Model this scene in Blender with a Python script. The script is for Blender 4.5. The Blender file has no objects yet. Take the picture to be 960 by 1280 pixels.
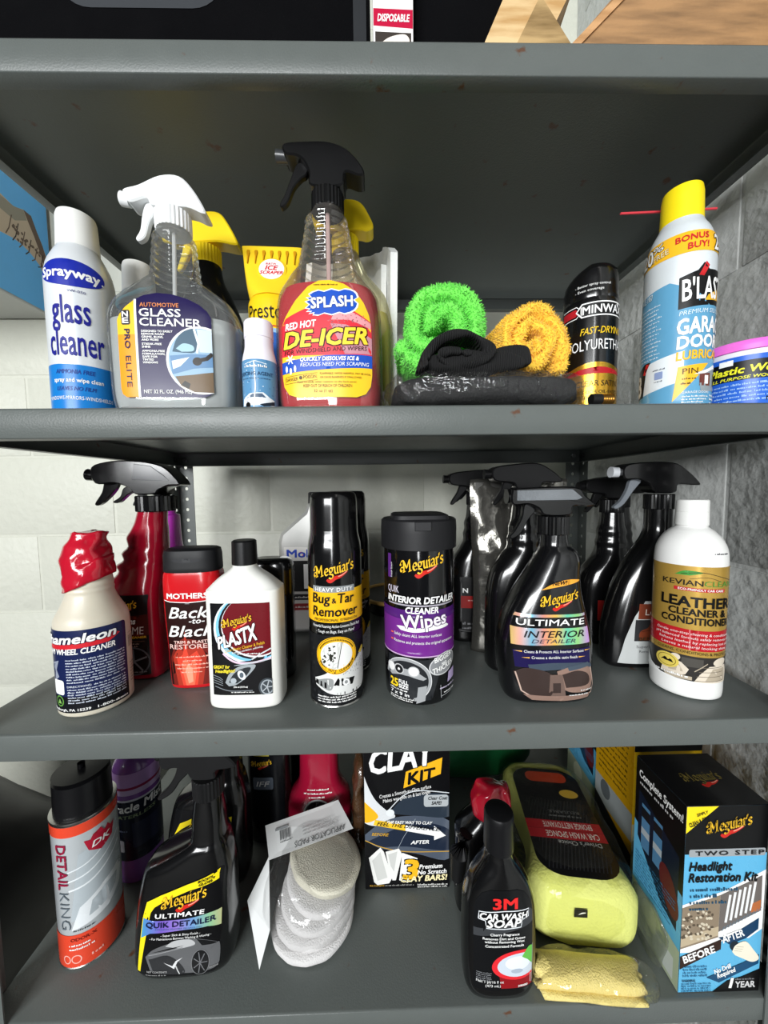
import bpy, bmesh, math, random
import numpy as np
from mathutils import Vector, Matrix, noise

SC = bpy.context.scene
COL = SC.collection
R = math.radians

# ------------------------------------------------------------------ camera
cam_d = bpy.data.cameras.new('camera')
cam = bpy.data.objects.new('camera', cam_d)
COL.objects.link(cam)
SC.camera = cam
_pi, _ya, _ro = -0.0692, 0.0170, -0.0118          # pitch, yaw, roll
_fw = Vector((math.sin(_ya)*math.cos(_pi), math.cos(_ya)*math.cos(_pi), math.sin(_pi)))
_r0 = Vector((math.cos(_ya), -math.sin(_ya), 0))
_u0 = _r0.cross(_fw)
_r = _r0*math.cos(_ro) + _u0*math.sin(_ro)
_u = -_r0*math.sin(_ro) + _u0*math.cos(_ro)
cam.matrix_world = Matrix(((_r.x, _u.x, -_fw.x, -0.0083), (_r.y, _u.y, -_fw.y, -0.3607),
                           (_r.z, _u.z, -_fw.z, 0.0227), (0, 0, 0, 1)))
cam_d.sensor_fit = 'VERTICAL'
cam_d.sensor_height = 36
cam_d.lens = 445.04/1280*36
cam_d.clip_start = 0.01

# ------------------------------------------------------------------ light
world = bpy.data.worlds.new('world')
SC.world = world
world.use_nodes = True
world.node_tree.nodes['Background'].inputs[0].default_value = (0.86, 0.93, 1.0, 1)
world.node_tree.nodes['Background'].inputs[1].default_value = 0.045

def area_light(name, loc, target, sx, sy, power, col):
    d = bpy.data.lights.new(name, 'AREA')
    d.shape = 'RECTANGLE'; d.size = sx; d.size_y = sy; d.energy = power; d.color = col
    o = bpy.data.objects.new(name, d); COL.objects.link(o)
    o.location = loc
    o.rotation_euler = (Vector(target)-Vector(loc)).to_track_quat('-Z', 'Y').to_euler()
    return o
area_light('daylight_garage_door', (-1.45, -3.5, 0.66), (0, 0.3, 0.0), 2.3, 0.9, 188, (0.97, 0.99, 1.0))
area_light('added_streak_light', (-0.35, -3.4, 0.45), (0, 0.3, 0.0), 0.26, 2.3, 34, (0.97, 0.99, 1.0))  # added tall narrow light, draws long vertical streaks on cans and bottles
area_light('overhead_area_light', (0.55, -1.3, 1.62), (0.1, 0.3, -0.2), 0.16, 1.2, 1.2, (1.0, 0.97, 0.92))  # weak warm area light, high in front of the shelves

vs = SC.view_settings
vs.view_transform = 'Standard'; vs.look = 'None'; vs.gamma = 1.0; vs.exposure = 0.0
vs.use_curve_mapping = False

# ------------------------------------------------------------------ materials
_mc = {}
def lin(h):
    h = h.lstrip('#')
    return tuple(((int(h[i:i+2], 16)/255) / 12.92 if int(h[i:i+2], 16)/255 <= .04045 else
                  ((int(h[i:i+2], 16)/255 + .055)/1.055)**2.4) for i in (0, 2, 4)) + (1,)

def M(h, rough=.4, metal=0., coat=0., name='paint', bump=0., bscale=300., var=.04, trans=0., sub=0., sheen=0.):
    """plain procedural surface: colour with a little noise in tone, gloss and relief"""
    k = (h, rough, metal, coat, name, bump, bscale, var, trans, sub, sheen)
    if k in _mc: return _mc[k]
    m = bpy.data.materials.new(name + '_' + h.lstrip('#')); m.use_nodes = True
    nt = m.node_tree; b = nt.nodes['Principled BSDF']
    b.inputs['Metallic'].default_value = metal
    b.inputs['Coat Weight'].default_value = coat
    b.inputs['Coat Roughness'].default_value = .08
    b.inputs['Transmission Weight'].default_value = trans
    b.inputs['Subsurface Weight'].default_value = sub
    b.inputs['Subsurface Radius'].default_value = (.01, .008, .006)
    b.inputs['Sheen Weight'].default_value = sheen
    tc = nt.nodes.new('ShaderNodeTexCoord')
    nz = nt.nodes.new('ShaderNodeTexNoise'); nz.inputs['Scale'].default_value = 38; nz.inputs['Detail'].default_value = 3
    nt.links.new(tc.outputs['Object'], nz.inputs['Vector'])
    c = lin(h)
    mx = nt.nodes.new('ShaderNodeMix'); mx.data_type = 'RGBA'
    mx.inputs[6].default_value = tuple(x*(1-var) for x in c[:3])+(1,)
    mx.inputs[7].default_value = tuple(min(1, x*(1+var)) for x in c[:3])+(1,)
    nt.links.new(nz.outputs[0], mx.inputs[0]); nt.links.new(mx.outputs[2], b.inputs['Base Color'])
    mr = nt.nodes.new('ShaderNodeMapRange')
    mr.inputs['To Min'].default_value = max(.02, rough*.85); mr.inputs['To Max'].default_value = min(1, rough*1.15)
    nt.links.new(nz.outputs[0], mr.inputs[0]); nt.links.new(mr.outputs[0], b.inputs['Roughness'])
    if bump:
        n2 = nt.nodes.new('ShaderNodeTexNoise'); n2.inputs['Scale'].default_value = bscale; n2.inputs['Detail'].default_value = 4
        nt.links.new(tc.outputs['Object'], n2.inputs['Vector'])
        bp = nt.nodes.new('ShaderNodeBump'); bp.inputs['Strength'].default_value = bump; bp.inputs['Distance'].default_value = .002
        nt.links.new(n2.outputs[0], bp.inputs['Height']); nt.links.new(bp.outputs[0], b.inputs['Normal'])
    _mc[k] = m
    return m

def P(h, rough=.38, metal=0.):
    m = M(h, rough, metal, 0, 'print'); m.node_tree.nodes['Principled BSDF'].inputs['Specular IOR Level'].default_value = .26
    return m
def PL(h, rough=.25, coat=0., bump=0.):
    m = M(h, rough, 0, coat, 'plastic', bump)
    if rough >= .3: m.node_tree.nodes['Principled BSDF'].inputs['Specular IOR Level'].default_value = .28
    return m

def clear(h='#ffffff', body=.06, gloss_rough=.05, base=.04, name='clear_plastic', bump=0., bscale=60., edge=.55):
    """thin clear plastic: straight-through transparency, a milky share and Fresnel gloss"""
    k = ('clear', h, body, gloss_rough, base, bump, bscale, edge)
    if k in _mc: return _mc[k]
    m = bpy.data.materials.new(name); m.use_nodes = True
    nt = m.node_tree; nt.nodes.clear()
    out = nt.nodes.new('ShaderNodeOutputMaterial')
    tr = nt.nodes.new('ShaderNodeBsdfTransparent'); tr.inputs[0].default_value = lin(h)
    df = nt.nodes.new('ShaderNodeBsdfPrincipled'); df.inputs['Base Color'].default_value = lin(h); df.inputs['Roughness'].default_value = .5
    gl = nt.nodes.new('ShaderNodeBsdfGlossy'); gl.inputs['Roughness'].default_value = gloss_rough
    lw = nt.nodes.new('ShaderNodeLayerWeight'); lw.inputs[0].default_value = .25
    mr = nt.nodes.new('ShaderNodeMapRange'); mr.inputs['To Min'].default_value = base; mr.inputs['To Max'].default_value = edge
    nt.links.new(lw.outputs[0], mr.inputs[0])
    m1 = nt.nodes.new('ShaderNodeMixShader'); m1.inputs[0].default_value = body
    nt.links.new(tr.outputs[0], m1.inputs[1]); nt.links.new(df.outputs[0], m1.inputs[2])
    m2 = nt.nodes.new('ShaderNodeMixShader')
    nt.links.new(mr.outputs[0], m2.inputs[0]); nt.links.new(m1.outputs[0], m2.inputs[1]); nt.links.new(gl.outputs[0], m2.inputs[2])
    nt.links.new(m2.outputs[0], out.inputs[0])
    if bump:
        tc = nt.nodes.new('ShaderNodeTexCoord')
        n2 = nt.nodes.new('ShaderNodeTexNoise'); n2.inputs['Scale'].default_value = bscale; n2.inputs['Detail'].default_value = 3
        nt.links.new(tc.outputs['Object'], n2.inputs['Vector'])
        bp = nt.nodes.new('ShaderNodeBump'); bp.inputs['Strength'].default_value = bump; bp.inputs['Distance'].default_value = .004
        nt.links.new(n2.outputs[0], bp.inputs['Height'])
        for n in (gl, df, lw): nt.links.new(bp.outputs[0], n.inputs['Normal'])
    _mc[k] = m
    return m

def foil(name, stops, axis=0, scale=1., rough=.25, metal=.35):
    """iridescent print foil: colour bands across the object"""
    if name in _mc: return _mc[name]
    m = bpy.data.materials.new(name); m.use_nodes = True
    nt = m.node_tree; b = nt.nodes['Principled BSDF']
    tc = nt.nodes.new('ShaderNodeTexCoord'); sp = nt.nodes.new('ShaderNodeSeparateXYZ')
    nt.links.new(tc.outputs['Object'], sp.inputs[0])
    mr = nt.nodes.new('ShaderNodeMapRange'); mr.inputs[1].default_value = -.05*scale; mr.inputs[2].default_value = .05*scale
    nt.links.new(sp.outputs[axis], mr.inputs[0])
    cr = nt.nodes.new('ShaderNodeValToRGB'); e = cr.color_ramp.elements
    for i, h in enumerate(stops):
        p = i/(len(stops)-1)
        el = e[i] if i < 2 else e.new(p)
        el.position = p; el.color = lin(h)
    nt.links.new(mr.outputs[0], cr.inputs[0]); nt.links.new(cr.outputs[0], b.inputs['Base Color'])
    b.inputs['Roughness'].default_value = rough; b.inputs['Metallic'].default_value = metal
    _mc[name] = m
    return m

def painted_steel(name, h, rust=True):
    if name in _mc: return _mc[name]
    m = M(h, .38, 0, .0, name, .12, 500., .05); m.node_tree.nodes['Principled BSDF'].inputs['Specular IOR Level'].default_value = .4
    nt = m.node_tree; b = nt.nodes['Principled BSDF']
    tc = nt.nodes.new('ShaderNodeTexCoord')
    # grubby smears
    ns = nt.nodes.new('ShaderNodeTexNoise'); ns.inputs['Scale'].default_value = 9; ns.inputs['Detail'].default_value = 6
    mp = nt.nodes.new('ShaderNodeMapping'); mp.inputs['Scale'].default_value = (1, .6, 3)
    nt.links.new(tc.outputs['Object'], mp.inputs[0]); nt.links.new(mp.outputs[0], ns.inputs['Vector'])
    # rust chips
    vo = nt.nodes.new('ShaderNodeTexNoise'); vo.inputs['Scale'].default_value = 42; vo.inputs['Detail'].default_value = 5
    nt.links.new(tc.outputs['Object'], vo.inputs['Vector'])
    mr = nt.nodes.new('ShaderNodeMapRange'); mr.inputs[1].default_value = .675; mr.inputs[2].default_value = .73
    nt.links.new(vo.outputs[0], mr.inputs[0])
    mx = nt.nodes.new('ShaderNodeMix'); mx.data_type = 'RGBA'
    src = b.inputs['Base Color'].links[0].from_socket
    mr2 = nt.nodes.new('ShaderNodeMapRange'); mr2.inputs['To Min'].default_value = .0; mr2.inputs['To Max'].default_value = .25
    nt.links.new(ns.outputs[0], mr2.inputs[0])
    mg = nt.nodes.new('ShaderNodeMix'); mg.data_type = 'RGBA'; mg.inputs[7].default_value = lin('#5b5a54')
    nt.links.new(mr2.outputs[0], mg.inputs[0]); nt.links.new(src, mg.inputs[6])
    nt.links.new(mr.outputs[0], mx.inputs[0]); nt.links.new(mg.outputs[2], mx.inputs[6]); mx.inputs[7].default_value = lin('#5a3d2c')
    nt.links.new(mx.outputs[2], b.inputs['Base Color'])
    _mc[name] = m
    return m

def block_paint(name, h, strength=.5):
    if name in _mc: return _mc[name]
    m = M(h, .5, 0, 0, name, 0, 1, .03)
    nt = m.node_tree; b = nt.nodes['Principled BSDF']
    tc = nt.nodes.new('ShaderNodeTexCoord')
    geo = nt.nodes.new('ShaderNodeNewGeometry')
    n1 = nt.nodes.new('ShaderNodeTexNoise'); n1.inputs['Scale'].default_value = 55; n1.inputs['Detail'].default_value = 5
    n2 = nt.nodes.new('ShaderNodeTexVoronoi'); n2.inputs['Scale'].default_value = 60
    for n in (n1, n2): nt.links.new(geo.outputs['Position'], n.inputs['Vector'])
    ad = nt.nodes.new('ShaderNodeMath'); ad.operation = 'MULTIPLY_ADD'; ad.inputs[1].default_value = .35
    nt.links.new(n2.outputs['Distance'], ad.inputs[0]); nt.links.new(n1.outputs[0], ad.inputs[2])
    bp = nt.nodes.new('ShaderNodeBump'); bp.inputs['Strength'].default_value = strength; bp.inputs['Distance'].default_value = .004
    nt.links.new(ad.outputs[0], bp.inputs['Height']); nt.links.new(bp.outputs[0], b.inputs['Normal'])
    _mc[name] = m
    return m

def wood(name, h1, h2, rot=0.):
    if name in _mc: return _mc[name]
    m = M(h1, .6, 0, 0, name, .2, 200)
    nt = m.node_tree; b = nt.nodes['Principled BSDF']
    tc = nt.nodes.new('ShaderNodeTexCoord'); mp = nt.nodes.new('ShaderNodeMapping')
    mp.inputs['Scale'].default_value = (14, 90, 90); mp.inputs['Rotation'].default_value = (0, rot, 0)
    nz = nt.nodes.new('ShaderNodeTexNoise'); nz.inputs['Scale'].default_value = 1; nz.inputs['Detail'].default_value = 6
    nt.links.new(tc.outputs['Object'], mp.inputs[0]); nt.links.new(mp.outputs[0], nz.inputs['Vector'])
    cr = nt.nodes.new('ShaderNodeValToRGB'); cr.color_ramp.elements[0].color = lin(h2); cr.color_ramp.elements[1].color = lin(h1)
    cr.color_ramp.elements[0].position = .35; cr.color_ramp.elements[1].position = .62
    nt.links.new(nz.outputs[0], cr.inputs[0]); nt.links.new(cr.outputs[0], b.inputs['Base Color'])
    _mc[name] = m
    return m

BLK = PL('#0b0b0c', .18, .3); BLKM = PL('#141415', .45); BLKS = PL('#0e0e0f', .33)
WHT = PL('#ecece8', .3); STEEL = M('#b9b9b6', .28, 1, 0, 'bare_steel')

# ------------------------------------------------------------------ object helpers
def thing(name, label, cat, loc=(0, 0, 0), rz=0., group=None, rx=0., ry=0.):
    o = bpy.data.objects.new(name, None); COL.objects.link(o)
    o.empty_display_size = .02
    o.location = loc; o.rotation_euler = (R(rx), R(ry), R(rz))
    o['label'] = label; o['category'] = cat
    if group: o['group'] = group
    return o

def link(name, verts, faces, mats, parent=None, mi=None, smooth=True, sharp=38, kind=None, label=None):
    me = bpy.data.meshes.new(name)
    me.from_pydata([tuple(v) for v in verts], [], [tuple(f) for f in faces])
    if not isinstance(mats, (list, tuple)): mats = [mats]
    for m in mats: me.materials.append(m)
    if mi is not None: me.polygons.foreach_set('material_index', mi)
    me.polygons.foreach_set('use_smooth', [smooth]*len(me.polygons))
    me.update()
    if smooth and sharp: me.set_sharp_from_angle(angle=R(sharp))
    o = bpy.data.objects.new(name, me); COL.objects.link(o)
    if parent: o.parent = parent
    if kind: o['kind'] = kind
    if label: o['label'] = label
    return o

class MB:
    """collects shapes for one mesh"""
    def __init__(s): s.v = []; s.f = []; s.m = []
    def add(s, v, f, m=0):
        o = len(s.v); s.v += [tuple(x) for x in v]; s.f += [tuple(i+o for i in q) for q in f]; s.m += [m]*len(f)
    def box(s, x0, x1, y0, y1, z0, z1, m=0):
        s.add([(x0, y0, z0), (x1, y0, z0), (x1, y1, z0), (x0, y1, z0), (x0, y0, z1), (x1, y0, z1), (x1, y1, z1), (x0, y1, z1)],
              [(3, 2, 1, 0), (4, 5, 6, 7), (0, 1, 5, 4), (1, 2, 6, 5), (2, 3, 7, 6), (3, 0, 4, 7)], m)
    def tube(s, pts, r, n=10, m=0, cap=True):
        pts = [Vector(p) for p in pts]; rs = r if isinstance(r, (list, tuple)) else [r]*len(pts)
        V = []; up = Vector((0, 0, 1))
        for i, p in enumerate(pts):
            d = (pts[min(i+1, len(pts)-1)]-pts[max(i-1, 0)]).normalized()
            a = d.cross(up if abs(d.z) < .95 else Vector((1, 0, 0))).normalized(); b = d.cross(a)
            V += [p + (a*math.cos(2*math.pi*k/n)+b*math.sin(2*math.pi*k/n))*rs[i] for k in range(n)]
        F = [(i*n+k, i*n+(k+1) % n, (i+1)*n+(k+1) % n, (i+1)*n+k) for i in range(len(pts)-1) for k in range(n)]
        if cap: F += [tuple(range(n))[::-1], tuple(range((len(pts)-1)*n, len(pts)*n))]
        s.add(V, F, m)
    def build(s, name, mats, parent=None, **k):
        return link(name, s.v, s.f, mats, parent, mi=s.m, **k)

def bevbox(name, x0, x1, y0, y1, z0, z1, mat, parent=None, bev=.002, seg=2, mi=None):
    m = MB(); m.box(x0, x1, y0, y1, z0, z1)
    bm = bmesh.new()
    for v in m.v: bm.verts.new(v)
    bm.verts.ensure_lookup_table()
    for f in m.f: bm.faces.new([bm.verts[i] for i in f])
    bmesh.ops.bevel(bm, geom=bm.edges[:], offset=bev, segments=seg, affect='EDGES', profile=.5)
    me = bpy.data.meshes.new(name); bm.to_mesh(me); bm.free()
    me.materials.append(mat)
    me.polygons.foreach_set('use_smooth', [True]*len(me.polygons)); me.set_sharp_from_angle(angle=R(38))
    o = bpy.data.objects.new(name, me); COL.objects.link(o)
    if parent: o.parent = parent
    return o

def pchip(x, y, q):
    x = np.asarray(x, float); y = np.asarray(y, float)
    h = np.diff(x); d = np.diff(y)/h; m = np.zeros(len(x)); m[0] = d[0]; m[-1] = d[-1]
    for i in range(1, len(x)-1):
        if d[i-1]*d[i] > 0:
            w1, w2 = 2*h[i]+h[i-1], h[i]+2*h[i-1]; m[i] = (w1+w2)/(w1/d[i-1]+w2/d[i])
    i = np.clip(np.searchsorted(x, q)-1, 0, len(h)-1); t = (q-x[i])/h[i]
    return ((1+2*t)*(1-t)**2*y[i] + t*(1-t)**2*h[i]*m[i] + t*t*(3-2*t)*y[i+1] + t*t*(t-1)*h[i]*m[i+1])

class Body:
    """solid lofted through super-ellipse sections; rows: z, a, b, cx, n, cy"""
    def __init__(s, keys, step=.006, smooth=True):
        K = []
        for k in keys:
            k = list(k)
            if len(k) < 3: k.append(k[1])
            k += [0, 2, 0][len(k)-3:]
            K.append(k)
        K = np.array(K, float)
        zs = []
        for i in range(len(K)-1):
            n = max(1, min(14, int(math.ceil((K[i+1, 0]-K[i, 0])/step))))
            if smooth and K[i+1, 0]-K[i, 0] > .0015: n = max(n, 3)
            zs += list(np.linspace(K[i, 0], K[i+1, 0], n, endpoint=False))
        zs.append(K[-1, 0]); s.z = np.array(zs)
        s.t = [pchip(K[:, 0], K[:, j], s.z) if smooth else np.interp(s.z, K[:, 0], K[:, j]) for j in range(1, 6)]
    def at(s, z): return [np.interp(z, s.z, t) for t in s.t]
    def mesh(s, ns=48, rib=0.):
        V = []; F = []; th = np.arange(ns)*2*math.pi/ns
        c, sn = np.cos(th), np.sin(th)
        for i, z in enumerate(s.z):
            a, b, cx, n, cy = [t[i] for t in s.t]
            k = 1-rib*(np.arange(ns) % 2) if rib else 1
            x = a*np.sign(c)*np.abs(c)**(2/n)*k+cx; y = b*np.sign(sn)*np.abs(sn)**(2/n)*k+cy
            V += [(float(p), float(q), float(z)) for p, q in zip(x, y)]
        for i in range(len(s.z)-1):
            for j in range(ns):
                F.append((i*ns+j, i*ns+(j+1) % ns, (i+1)*ns+(j+1) % ns, (i+1)*ns+j))
        F.append(tuple(range(ns))[::-1]); F.append(tuple(range((len(s.z)-1)*ns, len(s.z)*ns)))
        return V, F
    def obj(s, name, mat, parent, ns=48, rib=0., **k):
        V, F = s.mesh(ns, rib); return link(name, V, F, mat, parent, **k)
    def map(s, U, V, off):
        th = np.linspace(-math.pi/2, math.pi/2, 97); c, sn = np.cos(th), np.sin(th)
        out = np.zeros((len(U), 3))
        A = s.at(V)
        for i in range(len(U)):
            a, b, cx, n, cy = [t[i] for t in A]
            # full half outline from front (-y) over the right side to the back
            x = a*np.abs(c)**(2/n); y = b*np.sign(sn)*np.abs(sn)**(2/n)
            d = np.hypot(np.diff(x), np.diff(y)); L = np.concatenate(([0], np.cumsum(d)))
            u = min(abs(U[i]), L[-1]-1e-6); k = min(max(int(np.searchsorted(L, u))-1, 0), len(d)-1)
            t = (u-L[k])/max(d[k], 1e-9)
            px = x[k]+(x[k+1]-x[k])*t; py = y[k]+(y[k+1]-y[k])*t
            # smooth normal from the implicit super-ellipse
            gx = (max(px, 1e-9)/a)**(n-1)/a; gy = math.copysign((abs(py)/b)**(n-1)/b, py); g = math.hypot(gx, gy) or 1
            px += gx/g*off[i]; py += gy/g*off[i]
            out[i] = (cx+math.copysign(px, U[i]), cy+py, V[i])
        return out

def plane_map(o, ux, vx):
    o, ux, vx = Vector(o), Vector(ux).normalized(), Vector(vx).normalized(); n = ux.cross(vx)
    def f(U, V, off):
        return np.array([tuple(o+ux*float(u)+vx*float(v)+n*float(w)) for u, v, w in zip(U, V, off)])
    return f

# ------------------------------------------------------------------ print: shapes and lettering on surfaces
_tc = {}
def glyphs(s, bold, sh, sp=1.):
    k = (s, bold, sh, sp)
    if bold > 0 and len(s) > 24: bold = 0.
    k = (s, bold, sh, sp)
    if k not in _tc and bold > 0:
        v, f = glyphs(s, 0., sh, sp); n = len(v); V = []; F = []
        for j, d in enumerate(((-1, -1), (1, -1), (1, 1), (-1, 1))):      # thickened by shifted copies
            V.append(v+np.array(d)*bold*.8); F += [tuple(i+j*n for i in q) for q in f]
        _tc[k] = (np.concatenate(V), F)
    if k not in _tc:
        cu = bpy.data.curves.new('lettering', 'FONT'); cu.body = s; cu.fill_mode = 'FRONT'; cu.resolution_u = 2
        cu.offset = bold; cu.shear = sh; cu.space_character = sp
        ob = bpy.data.objects.new('lettering', cu); me = ob.to_mesh()
        v = np.array([(p.co.x, p.co.y) for p in me.vertices]); f = [tuple(p.vertices) for p in me.polygons]
        ob.to_mesh_clear(); bpy.data.objects.remove(ob); bpy.data.curves.remove(cu)
        _tc[k] = (v, f)
    return _tc[k]
CAP = .70

_NIB = {
 'M': (2.0, [[(-.05, 1.3), (.12, 1.55), (.38, 1.55), (.46, 1.3), (.46, .08)], [(.46, 1.5), (.98, .5)], [(.98, .5), (1.5, 1.6)], [(1.5, 1.55), (1.5, .05)],
              [(.25, .0), (.7, .1)], [(1.28, .0), (1.78, .1)], [(.46, .62), (.05, .7), (-.18, .4), (0, .1), (.2, .3)], [(-.05, 1.3), (-.2, 1.1), (0, .98)]]),
 'e': (.82, [[(.12, .48), (.64, .62), (.58, .95), (.34, 1.02), (.1, .72), (.12, .28), (.38, .02), (.7, .2)]]),
 'g': (.88, [[(.66, .92), (.32, 1.02), (.1, .72), (.2, .42), (.42, .36), (.64, .6), (.66, .9), (.86, 1.05)], [(.3, .38), (.14, .14), (.6, -.02), (.66, -.36), (.3, -.56), (-.06, -.36)]]),
 'u': (.92, [[(0, .9), (.18, 1.02), (.18, .3), (.38, .03), (.66, .26)], [(.66, 1.04), (.66, .12), (.84, .03)]]),
 'i': (.42, [[(0, .9), (.18, 1.02), (.18, .12), (.34, .03)], [(.14, 1.32), (.22, 1.46)]]),
 'a': (.86, [[(.1, .84), (.38, 1.03), (.6, .8), (.6, .12), (.78, .03)], [(.6, .58), (.22, .46), (.08, .2), (.3, .02), (.6, .26)]]),
 'r': (.68, [[(0, .9), (.18, 1.02), (.18, .04)], [(.02, .02), (.34, .06)], [(.18, .7), (.42, 1.03), (.62, .92)]]),
 "'": (.2, [[(.08, 1.5), (.0, 1.12)]]),
 's': (.7, [[(.6, .84), (.36, 1.03), (.12, .8), (.24, .58), (.5, .44), (.58, .18), (.34, .0), (.05, .16)]])}

def crom(pts, n=5):
    if len(pts) < 3: return [np.array(p, float) for p in pts]
    P_ = [np.array(p, float) for p in pts]; P_ = [2*P_[0]-P_[1]]+P_+[2*P_[-1]-P_[-2]]; o = []
    for i in range(1, len(P_)-2):
        for k in range(n):
            t = k/n
            o.append(.5*((2*P_[i])+(P_[i+1]-P_[i-1])*t+(2*P_[i-1]-5*P_[i]+4*P_[i+1]-P_[i+2])*t*t+(3*P_[i]-P_[i-1]-3*P_[i+1]+P_[i+2])*t**3))
    o.append(P_[-2]); return o

def stroke2d(pts, w, closed=False):
    pts = [np.array(p, float) for p in pts]; n = len(pts); L = []; Rr = []
    ws = w if isinstance(w, (list, tuple)) else [w]*n
    for i in range(n):
        a = pts[(i-1) % n] if closed or i else pts[0]; b = pts[(i+1) % n] if closed or i < n-1 else pts[-1]
        d = b-a; d = d/(np.hypot(*d) or 1); nn = np.array((-d[1], d[0]))*ws[i]/2
        L.append(pts[i]+nn); Rr.append(pts[i]-nn)
    V = L+Rr; F = [(i, n+i, n+i+1, i+1) for i in range(n-1)]
    if closed: F.append((n-1, 2*n-1, n, 0))
    return np.array(V), F

class Art:
    """a print laid out in percent of its own width and height (y up)"""
    def __init__(s, w, h, v0=0., u0=0.):
        s.w, s.h, s.u0, s.v0 = w, h, u0, v0; s.el = []; s.layer = 0; s.clip = None; s.hold = False; s.run = False; s.sq = 1.; s.dx = 0.; s.rng = random.Random(7)
    def X(s, p): return np.array([(s.u0+((x-50)*s.sq+s.dx)/100*s.w, s.v0+y/100*s.h) for x, y in p])
    def put(s, v, f, m, kind, lay): s.el.append((np.array(v, float), f, m, kind, lay, s.clip))
    def base(s, m, pts): s.put(s.X(pts), [tuple(range(len(pts)))], m, 'label', 0)
    def poly(s, m, pts):
        s.run = False
        if not s.hold: s.layer += 1
        s.put(s.X(pts), [tuple(range(len(pts)))], m, 'art', s.layer)
    def curve(s, m, pts, n=5): s.poly(m, [tuple(p) for p in crom(pts, n)])
    def rect(s, m, x0, y0, x1, y1): s.poly(m, [(x0, y0), (x1, y0), (x1, y1), (x0, y1)])
    def ellpts(s, cx, cy, rx, ry, rot=0, n=36, a0=0, a1=360):
        c, q = math.cos(R(rot)), math.sin(R(rot)); o = []
        for i in range(n + (a1-a0 < 360)):
            t = R(a0+(a1-a0)*i/n); X_, Y_ = rx/100*s.w*s.sq*math.cos(t), ry/100*s.h*math.sin(t)
            o.append((cx+(X_*c-Y_*q)/s.w/s.sq*100, cy+(X_*q+Y_*c)/s.h*100))
        return o
    def ell(s, m, cx, cy, rx, ry, rot=0, n=36, a0=0, a1=360):
        pts = s.ellpts(cx, cy, rx, ry, rot, n, a0, a1)
        if n > 9: return s.poly(m, pts)
        if not s.run: s.layer += 3; s.run = True                   # a run of specks shares three layers
        s.put(s.X(pts), [tuple(range(len(pts)))], m, 'art', round(s.layer-2+s.rng.random()*2, 1))
    def ring(s, m, cx, cy, rx, ry, w, rot=0, a0=0, a1=360):
        s.layer += 1
        V, F = stroke2d(s.X(s.ellpts(cx, cy, rx, ry, rot, 40, a0, a1)), w, a1-a0 >= 360); s.put(V, F, m, 'art', s.layer)
    def line(s, m, pts, w, smooth=False, text=False):
        if smooth: pts = crom(pts)
        if not text and not s.hold: s.layer += 1
        V, F = stroke2d(s.X(pts), w); s.put(V, F, m, 'text' if text else 'art', 902.5 if text else s.layer)
    def t(s, m, txt, x0, x1, y, h, b=.0, sh=0., rot=0., o=None, ow=.05, sp=1., up=0.):
        b = min(b, .034); v, f = glyphs(txt, b, sh, sp)
        if not len(v): return
        mn, mx = v[:, 0].min(), v[:, 0].max()
        W = (x1-x0)/100*s.w*s.sq; H = h/100*s.h; ax = W/(mx-mn); ay = H/CAP
        org = s.X([(x0, y)])[0]; c, q = math.cos(R(rot)), math.sin(R(rot))
        def fit(v):
            X_ = (v[:, 0]-mn)*ax; Y_ = v[:, 1]*ay
            if up: Y_ = Y_*(1+up*X_/W)
            return np.stack([org[0]+X_*c-Y_*q, org[1]+X_*q+Y_*c], 1)
        if o is not None:
            v2, f2 = glyphs(txt, b+ow, sh, sp); s.lay_text(fit(v2), f2, o, 899, b+ow > 0 and len(txt) <= 24)
        s.lay_text(fit(v), f, m, 902.5, b > 0 and len(txt) <= 24)
    def lay_text(s, v, f, m, lay, bold):
        k = 4 if bold else 1; n = len(v)//k; nf = len(f)//k         # the copies of a thickened letter lie a hair apart
        for j in range(k): s.put(v[j*n:(j+1)*n], [tuple(i-j*n for i in q) for q in f[j*nf:(j+1)*nf]], m, 'text', lay+.8*j)
    def micro(s, m, x0, x1, y, h, fill=1.):
        """a row of print too fine to read: broken bars as long as words"""
        x = x0
        while x < x1-1:
            w = min(s.rng.uniform(.06, .17)*(x1-x0), x1-x); 
            lw = max(.3, h/100*s.h*.62/s.w*100); q = x                  # strokes about a letter wide
            while q < x+w-lw*.5 and s.rng.random() < fill:
                hh = h*s.rng.choice((.62, .62, .68, 1.)); c = lw*s.rng.uniform(.55, .95)
                V = s.X([(q, y), (q+c, y), (q+c, y+hh), (q, y+hh)]); s.put(V, [(0, 1, 2, 3)], m, 'text', 902.5); q += lw
            x += w+.02*(x1-x0)
    def nib(s, m, x, y, w, rot=13, o=None):
        """the curly gold script brand name with its red ribbon; w in percent of width"""
        word = "Meguiar's"; tot = sum(_NIB[c][0] for c in word)
        k = w/100*s.w*s.sq/tot; c, q = math.cos(R(rot)), math.sin(R(rot)); org = s.X([(x, y)])[0]
        def pos(p): 
            fx = p[0]*k; fy = p[1]*k*1.25
            return (org[0]+fx*c-fy*q*.25, org[1]+fx*q+fy)
        s.layer += 1; LR = s.layer
        rib = [pos(p) for p in crom([(2.3, -.62), (2.9, -.95), (3.8, -.62), (4.8, -.55), (6.2, -.15)], 5)]
        V, F = stroke2d(rib, [k*(.15+.55*math.sin(math.pi*min(1, .15+.8*i/(len(rib)-1)))) for i in range(len(rib))]); s.put(V, F, P('#c8281f', .3), 'art', LR)
        V, F = stroke2d([pos(p) for p in crom([(4.4, -.52), (5.2, -.42), (6.1, -.12)], 4)], k*.16); s.put(V, F, P('#f0a48c', .3), 'art', LR+1); s.layer += 1
        X0 = 0; nv = np.array((.115, .075)); tv = np.array((-.03, .05))
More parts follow.
